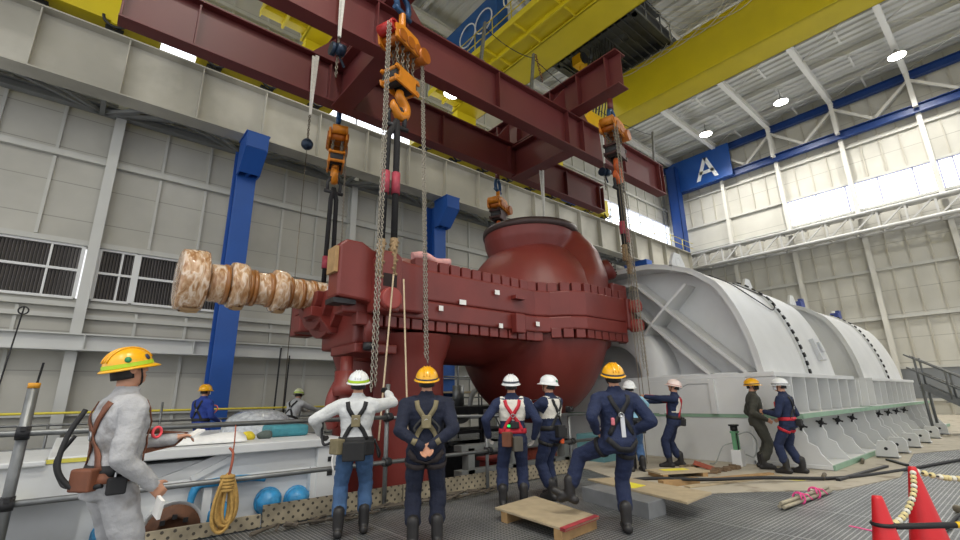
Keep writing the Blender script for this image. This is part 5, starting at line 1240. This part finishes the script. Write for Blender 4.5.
# --- man looking at a phone
d=person('man in navy and white overall with white helmet raising a phone in both hands',(5.65,5.0,0),-6,1.74,mats=dict(top=NAVY,hand=GLOVE),zone=yoke,helmet=HWH,look=(-4,8),vox=.0095,badge=((90,GRN),(-90,GRN)),
  lhand=(-.1,.34,1.33),rhand=(.03,.36,1.3),lpole=(-1,-.2,-1),rpole=(1,.1,-1),curl=1.2,lank=(-.1,-.02,.1),rank=(.13,.1,.1))
d['harness'](STRAP,STRAP,loops=True); d['pouch'](190,.02,(.15,.09,.17),'tool_pouch',STRAP); d['pouch'](110,-.03,(.08,.08,.16),'tool_pouch',STRAP); d['pouch'](130,-.13,(.1,.06,.07),'orange_tag',mat('neon_orange',(240,98,40),.5,0,.1,10))
q=MB(); q.box(d['w']((-.03,.45,1.36)),(.15,.012,.075),M=d['Rz']); q.build('phone',STRAP,d['t'])
# --- man stepping on the board
d=person('man in navy overall and yellow helmet with one foot raised over the plywood board',(4.85,3.35,0),30,1.8,mats=dict(top=NAVY),helmet=HY,look=(6,14),vox=.009,twist=-6,shift=(.05,-.02,-.01),hold='lfoot',
  lank=(-.44,.28,.34),ltoe=-55,lkp=(-.5,1,.3),rank=(.06,-.02,.1),rtoe=15,lhand=(-.2,-.02,1.02),rhand=(.23,-.02,1.0),lpole=(-.75,-1,0),rpole=(.75,-1,0),curl=1.0,stripe=((-.002,.022,DSTR),),hdir=dict(l=(.6,.7,-.3),r=(-.6,.7,-.3)))
d['harness'](STRAP,STRAP,belt=False,loops=True); q=MB(); p,nn=d['hit'](.015,.16,False); q.box(p+nn*.02,(.05,.02,.26),M=d['Rz']@d['Rt']); q.build('reflective_tag',mat('tag_silver',(206,208,212),.3,.3,0),d['t'],.005)
d['line']([(-.16,.02),(-.05,-.08),(.08,-.09),(.17,.0)],False,.06,'seat_strap',STRAP); d['pouch'](215,.2,(.04,.03,.08),'clip',mat('clip_pink',(216,120,130),.5,0,0))
# --- light blue shirt
d=person('man in light blue shirt and white helmet half hidden behind the stepping man',(8.75,5.55,0),40,1.72,mats=dict(top=LBLUE,leg=JEAN),helmet=HWH,look=(0,10),vox=.012,
  lhand=(-.2,.35,1.3),rhand=(.3,.4,1.42),lpole=(-1,-.2,-1),rpole=(1,-.2,-1),curl=1.2)
d['harness'](STRAP,STRAP); d['pouch'](160,-.08,(.2,.12,.24),'tool_pouch',STRAP); d['pouch'](110,-.05,(.12,.1,.2),'tool_pouch',STRAP)
# --- rope puller
def vest(tg,p,q):
    if tg=='torso' and .16<q.z<.46 and abs(q.x)<.17 and q.y<.03: return CREAM
    return None
d=person('man in navy and cream overall with pinkish helmet pulling on the hanging ropes',(9.8,5.3,0),-24,1.74,mats=dict(top=NAVY),zone=vest,helmet=HPK,look=(-5,14),vox=.012,lean=-8,shift=(0,-.06,0),
  lhand=(-.12,.52,1.42),rhand=(.14,.46,1.3),lpole=(-.6,-.2,-1),rpole=(.6,-.3,-1),curl=1.5,lank=(-.12,.1,.1),rank=(.12,-.1,.1),stripe=((.0,.02,mat('pink_stripe',(198,150,140),.4,0,0)),))
d['harness'](RSTRAP,STRAP); d['pouch'](120,-.02,(.16,.1,.17),'tool_pouch',STRAP); d['pouch'](190,-.02,(.12,.08,.14),'tool_pouch',STRAP)
# --- two men talking by the hood
d=person('man in dark olive work clothes with yellow helmet and black mask beside the white hood',(10.69,3.92,.014),150,1.7,mats=dict(top=OLIVE),helmet=HY,look=(30,2),vox=.013,mask=MASKB,
  lhand=(-.25,.06,.9),rhand=(.24,.12,.95),curl=.7,stripe=((-.002,.02,DSTR),))
d['pouch'](330,.3,(.09,.02,.07),'chest_tag',PAPER)
d=person('man in navy overall with white helmet and mask, back turned to the barrier cones',(10.4,3.28,.014),0,1.68,mats=dict(top=NAVY),helmet=HWH,look=(-14,2),vox=.011,mask=MASKW,
  lhand=(-.2,.3,1.12),lpole=(-.5,-.5,-1),rhand=(.24,.16,.98),curl=.7,stripe=((.0,.02,DSTR),),lank=(-.12,.12,.1),rank=(.12,-.08,.1))
d['harness'](STRAP,RSTRAP,loops=True); d['pouch'](95,-.02,(.1,.1,.14),'tool_pouch',STRAP); d['pouch'](180,.0,(.13,.09,.12),'tool_pouch',STRAP); d['pouch'](300,.33,(.09,.02,.1),'arm_badge',mat('badge_red',(206,70,66),.5,0,0))
# --- two far men
d=person('far man in royal blue overall with yellow helmet and white mask below the blue column',(2.36,12.8,.06),60,1.78,mats=dict(top=ROYAL,hand=GLOVE),helmet=HY,look=(0,2),vox=.016,mask=MASKW,lhand=(-.25,.25,.95),rhand=(.24,.25,.95))
d['harness'](STRAP,STRAP); lanyard(d,[(.2,.1,1.1),(.26,.16,1.2),(.24,.16,1.28),(.2,.12,1.3)],m=mat('lanyard_red',(220,110,96),.6,0,0),r=.014)
d=person('far man in grey white jacket with lime striped helmet leaning over the far railing',(4.45,12.75,.06),62,1.8,mats=dict(top=mat('pale_grey_jacket',(176,178,180),.85,0,.1,9,.3,50),leg=NAVY2,hand=GLOVE),helmet=mat('helmet_lime_white',(226,230,190),.3,0,.03,4),look=(-30,-8),vox=.016,lean=26,shift=(0,-.12,-.05),
  lhand=(-.2,.72,1.08),rhand=(.3,.66,1.06),lpole=(-1,0,-.6),rpole=(1,0,-.6),stripe=((.0,.03,LIME),))
d['harness'](STRAP,STRAP)
# ================================================================ THINGS ON THE FLOOR
YST=mat('yellow_sticker',(226,214,60),.6,0,.08,6)
def board(label,c,rz,l,wd,z,th=.022,name='plywood_board',m=PLY,cat='board'):
    b=MB(); b.box((c[0],c[1],z+th/2),(l,wd,th),rz=rz); o=b.build(name,m,bev=.003); o['label']=label; o['category']=cat; return o
def dirn(rz): return V((math.cos(rz),math.sin(rz),0))
# board by the stepping man: four corners on the floor plan
def plate4(P,z0,z1):
    b=MB(); b.hexa([(x,y,z0) for x,y in P]+[(x,y,z1) for x,y in P]); return b
t=thing('plywood_board','worn plywood board with red taped edge under the raised boot','board',(4.6,4.2,.11))
Q=[(4.24,4.75),(5.1,4.88),(4.78,3.58),(4.08,3.5)]
plate4(Q,.115,.14).build('panel',PLY,t,.003)
plate4([Q[3],Q[2],lerp(Q[2]+(0,),Q[1]+(0,),.06)[:2],lerp(Q[3]+(0,),Q[0]+(0,),.06)[:2]],.112,.1425).build('red_tape',mat('tape_red',(164,56,62),.6,0,.25,8),t)
for f0,f1,lb in ((.04,.14,'timber bearer under the red taped end of the plywood board'),(.8,.9,'timber bearer under the far end of the plywood board')):
    A0,A1=[lerp(Q[3]+(0,),Q[0]+(0,),f) for f in (f0,f1)]; B0,B1=[lerp(Q[2]+(0,),Q[1]+(0,),f) for f in (f0,f1)]
    o=plate4([A0[:2],A1[:2],B1[:2],B0[:2]],.0,.114).build('timber_bearer',TIMB,bev=.004); tag(o,lb,'timber')
o=plate4([(5.55,3.42),(5.95,3.42),(6.28,4.62),(5.86,4.66)],0,.19).build('steel_block',mat('block_grey',(122,124,126),.6,0,.12,5),bev=.006); tag(o,'long grey steel block on the grating beneath the second plywood board','block')
t=thing('plywood_board','large plywood board with yellow notice lying on the grey block','board',(6.3,3.95,.19))
Q=[(5.78,3.04),(6.56,3.1),(6.86,4.6),(6.32,4.9)]
plate4(Q,.192,.22).build('panel',PLY,t,.003)
plate4([(6.1,3.95),(6.4,3.95),(6.5,4.32),(6.2,4.34)],.2205,.223).build('yellow_notice',YST,t)
t=thing('floor_pallet','small flat pallet with yellow notice by the rope puller','pallet',(8.7,4.75,0))
b=MB(); b.box((8.75,4.72,.1),(1.0,.5,.03),rz=-.5); b.build('top_panel',PLY,t); b=MB(); b.box((8.75,4.78,.117),(.5,.2,.004),rz=-.5); b.build('yellow_notice',YST,t)
b=MB()
for k in (-.4,.4): b.box(V((8.75,4.72,.042))+dirn(-.5)*k,(.1,.5,.083),rz=-.5); b.nxt()
b.builds('bearer',TIMB,t)
b=MB(); b.box((7.9,4.25,.055),(.75,.14,.11),rz=-.35); o=b.build('timber_bearer',TIMB,bev=.005); tag(o,'short squared timber on the grating before the rubble','timber')
for i,(x,y,l,rz,lb) in enumerate(((8.8,3.72,2.2,-.3,'long thin plank along the edge of the paving nearest the grating'),(9.1,3.95,2.0,-.38,'thin plank lying behind the long one at the paving edge'))):
    b=MB(); b.box((x,y,.03+.0),(l,.12,.03),rz=rz); o=b.build('plank',TIMB if i else PLY,bev=.004); tag(o,lb,'plank')
b=MB(); b.box((9.67,4.63,.1),(.5,.4,.02),M=Matrix.Rotation(.4,3,'Z')@Matrix.Rotation(.3,3,'X')); o=b.build('rusty_plate',mat('rusty_plate',(150,72,50),.8,0,.2,6)); tag(o,'rusty brown plate tilted on the rubble heap behind the boards','plate')
random.seed(11)
b=MB()
for i in range(60):
    x=9.25+random.random()*1.2; y=4.5+random.uniform(-.12,.12)-.15*(x-9.2); r=.02+.04*random.random(); b.box((x,y,r*.6+.014),(r*2.4,r*1.6,r),rz=random.random()*3)
o=b.build('scrap_rubble',mat('rubble_brown',(112,92,70),.9,0,.25,9)); tag(o,'scrap bits heaped on the paving beside the jack','rubble',kind='stuff')
# pipe bundle with pink ribbon
t=thing('pipe_bundle','bundle of three short pipes tied with pink ribbon on the grating','pipe bundle',(8.15,2.65,.0))
a=V((7.2,2.52,.036)); c=V((8.85,2.42,.036)); off=(c-a).normalized().cross(V((0,0,1)))
for k,(q,dz) in enumerate(((-.026,0),(.026,0),(0,.042))):
    b=MB(); b.tube([a+off*q+V((0,0,dz)),c+off*q*1.2+V((0,0,dz))],.023,10); b.build('pipe',mat('pipe_stained',(160,152,132),.5,.3,.25,6),t)
for f in (.35,.68):
    b=MB(); p=lerp(a,c,f)+V((0,0,.03)); b.torus(p,(c-a).normalized(),.075,.012,14,6); 
    for k in range(4): b.tube([p+V((0,0,.06)),p+V((.04*math.cos(k*1.6),.08*math.sin(k*1.6)-.03,.06)),p+V((.07*math.cos(k*1.6),.11*math.sin(k*1.6)-.05,.0))],.01,5)
    b.build('pink_ribbon',mat('ribbon_pink',(236,84,150),.6,0,.1,10),t)
for i,(x,y,lb) in enumerate(((9.8,3.16,'yellow floor sticker in front of the man in navy with white helmet'),)):
    b=MB(); b.lathe([(.001,.004),(.2,.003),(.21,0)],(x,y,.0145),(0,0,1),20); o=b.build('floor_sticker',YST); tag(o,lb,'sticker')
b=MB(); b.box((6.83,1.6,.004),(.3,.035,.006),rz=1.27); o=b.build('pink_tape',mat('ribbon_pink',(236,84,150))); tag(o,'strip of pink tape stuck on the grating left of the cones','tape')
for i,(x,y,l,rz,lb) in enumerate(((11.2,2.45,2.4,-.1,'dark strip lying along the paving edge'),(13.2,2.3,.9,.5,'dark bar lying on the paving before the foot blocks'))):
    b=MB(); b.box((x,y,.035),(l,.07,.04),rz=rz); o=b.build('loose_bar',DSTEEL,bev=.005); tag(o,lb,'bar')
# hose along the floor
b=MB(); b.tube(spline([(6.95,5.0,.05),(7.5,4.6,.12),(8.2,3.9,.1),(9.0,3.4,.09),(10.2,2.6,.04),(12,2.05,.03),(14,1.6,.03),(17,.9,.03)],8),.028,8); o=b.build('black_hose',BLACK); tag(o,'black hose snaking across the paving and grating','hose')
# cones, bar, chain
def cone(label,x,y,h,r):
    t=thing('traffic_cone',label,'traffic cone',(x,y,0),'red cones at the barrier')
    b=MB(); b.lathe([(0,h),(.028,h),(.034,h-.02),(r*.78,.05),(r*.8,.03)],(x,y,0),(0,0,1),28); b.build('cone_body',CONE,t)
    b=MB(); b.lathe([(r*.75,.05),(r*.95,.05),(r*1.15,.035),(r*1.18,.0),(r*.7,0)],(x,y,0),(0,0,1),28); b.build('base',mat('cone_base',(178,40,44),.6,0,.1,6),t,.004)
cone('red traffic cone with the beaded chain hooked to its tip',6.35,1.0,.74,.2)
cone('red traffic cone in front at the lower edge, holding the black and yellow bar',4.45,.93,.74,.19)
t=thing('cone_bar','black and yellow striped bar resting between the cones','barrier bar',(5.0,.75,.5))
A=V((4.4,.95,.545)); B=V((5.35,.12,.56))
def seg(a0,a1,m,nm): b=MB(); b.tube([lerp(A,B,a0),lerp(A,B,a1)],.02,12); b.build(nm,m,t)
seg(0,.42,BLACK,'black_section'); seg(.42,.66,mat('bar_yellow',(240,196,20),.4,0,0),'yellow_section'); seg(.66,1.3,BLACK,'black_section')
b=MB(); b.torus((4.45,.93,.56),(0,0,1),.062,.014,18,6); b.build('end_loop',BLACK,t)
t=thing('beaded_chain','yellowed white plastic bead chain draped from the cone tip to the right','chain',(6.05,.98,.6))
BD=mat('bead_cream',(222,206,150),.5,0,.1,6); BD2=mat('bead_white',(226,222,206),.5,0,.06,6)
def beads(pts,r):
    P=spline(pts,10); acc=0; k=0; proto=None
    for p,q in zip(P,P[1:]):
        acc+=(q-p).length
        if acc>r*2.3:
            acc=0; m=MB(); tv=(q-p).normalized(); m.sph(p,(r,r,r*.8),10,7,M=tv.to_track_quat('Z','Y').to_matrix()); m.build('bead',BD if k%3 else BD2,t); k+=1
    b=MB(); b.tube(P,r*.3,5); b.build('cord',BLACK,t)
beads([(6.35,1.0,.7),(5.95,.97,.56),(5.5,.98,.46),(4.95,.98,.46),(4.5,.93,.56)],.026)
beads([(6.35,1.0,.7),(7.0,.8,.58),(8.0,.45,.52),(9.4,-.0,.5)],.03)
# scrap metal at the right edge
t=thing('scrap_pipes','short pipe offcuts lying by the right edge behind the cones','pipes',(7.6,.55,0))
for i,(x,y,rz,r) in enumerate(((7.6,.75,.4,.05),(7.9,.5,.2,.06),(7.3,.35,-.3,.05),(8.3,.75,.9,.045),(8.0,.2,.1,.05),(6.9,.55,.3,.04))):
    b=MB(); u=dirn(rz); p=V((x,y,r)); b.tube([p-u*.35,p+u*.35],r,10); b.build('offcut',mat('pipe_stained',(160,152,132)) if i%2 else DSTEEL,t)
b=MB(); b.tube(spline([(9.9,.55,.03),(9,.75,.03),(8.2,.95,.04),(7.4,1.0,.03),(6.9,1.15,.03)],6),.02,6); o=b.build('black_cable',BLACK); tag(o,'black cable lying on the grating behind the tall cone','cable')
# paving scraps
for i,(x,y,l,lb) in enumerate(((9.9,2.75,.5,'rag strip on the paving near the sticker'),(12.6,2.75,.55,'dark roll on the paving between the first foot blocks'))):
    b=MB(); p=V((x,y,.05)); b.tube([p,p+V((l,.1,0))],.035,8); o=b.build('floor_scrap',mat('scrap_dark',(96,88,74),.9,0,.2,9)); tag(o,lb,'scrap')
# ropes hanging from the right hoist down to the rope puller
t=thing('pull_rope','tan pull ropes hanging from the right hoist to the rope puller hands','rope',(10.3,6.2,1.2))
for i,(p,q) in enumerate((((10.35,6.2,8.6),(9.55,5.72,1.45)),((10.6,6.25,8.5),(9.75,5.68,1.35)),((10.5,6.35,8.4),(9.62,5.85,.05)))):
    b=MB(); b.tube(sag(p,q,.18,14),.009,6); b.build('rope',mat('rope_tan',(118,106,88),.85,0,.1,20),t)
b=MB(); b.tube([(9.45,5.9,.02),(9.62,5.95,1.5)],.035,8); o=b.build('steel_bar',DSTEEL); tag(o,'upright steel bar next to the rope puller','bar')
b=MB(); b.tube([(9.0,5.75,.02),(9.5,6.0,1.1)],.03,8); o=b.build('steel_bar',DSTEEL); tag(o,'slanting steel bar between the light blue shirt and the rope puller','bar')
# tag lines from the left hoist
t=thing('tag_line','two pale tag lines hanging from the casing end to the white jacket man','rope',(3.7,6.5,1))
for p,q in (((3.82,6.72,3.5),(3.42,6.28,.9)),((4.02,6.72,3.45),(3.85,6.2,1.0))):
    b=MB(); b.tube(sag(p,q,.03,8),.014,6); b.build('line',mat('rope_pale',(196,176,146),.85,0,.1,20),t)
# ================================================================ CAMERA, LIGHT
def camera():
    F=463.84; yaw,pit,rol=[math.radians(a) for a in (40.555,15.483,-1.02)]
    f=V((math.sin(yaw)*math.cos(pit),math.cos(yaw)*math.cos(pit),math.sin(pit))); r0=V((math.cos(yaw),-math.sin(yaw),0)); u0=r0.cross(f)
    r=r0*math.cos(rol)+u0*math.sin(rol); u=-r0*math.sin(rol)+u0*math.cos(rol)
    c=bpy.data.cameras.new('camera'); o=bpy.data.objects.new('camera',c); COL.objects.link(o); c.sensor_width=36; c.lens=F/960*36; c.clip_end=200; c.clip_start=.05
    m=Matrix((r,u,-f)).transposed().to_4x4(); m.translation=V((0,0,1.45)); o.matrix_world=m; SC.camera=o
camera()
w=bpy.data.worlds.new('world'); SC.world=w; w.use_nodes=True; bg=w.node_tree.nodes['Background']; bg.inputs[0].default_value=(.97,.98,1,1); bg.inputs[1].default_value=1.05  # added ambient fill, enters through the hall sides left open behind and right
SC.view_settings.view_transform='Standard'; SC.view_settings.look='None'; SC.view_settings.exposure=.25; SC.view_settings.gamma=1; SC.view_settings.use_curve_mapping=False
SC.cycles.max_bounces=6; SC.cycles.diffuse_bounces=4; SC.cycles.sample_clamp_indirect=6
for o in bpy.data.objects:
    if '_w' in o: del o['_w']
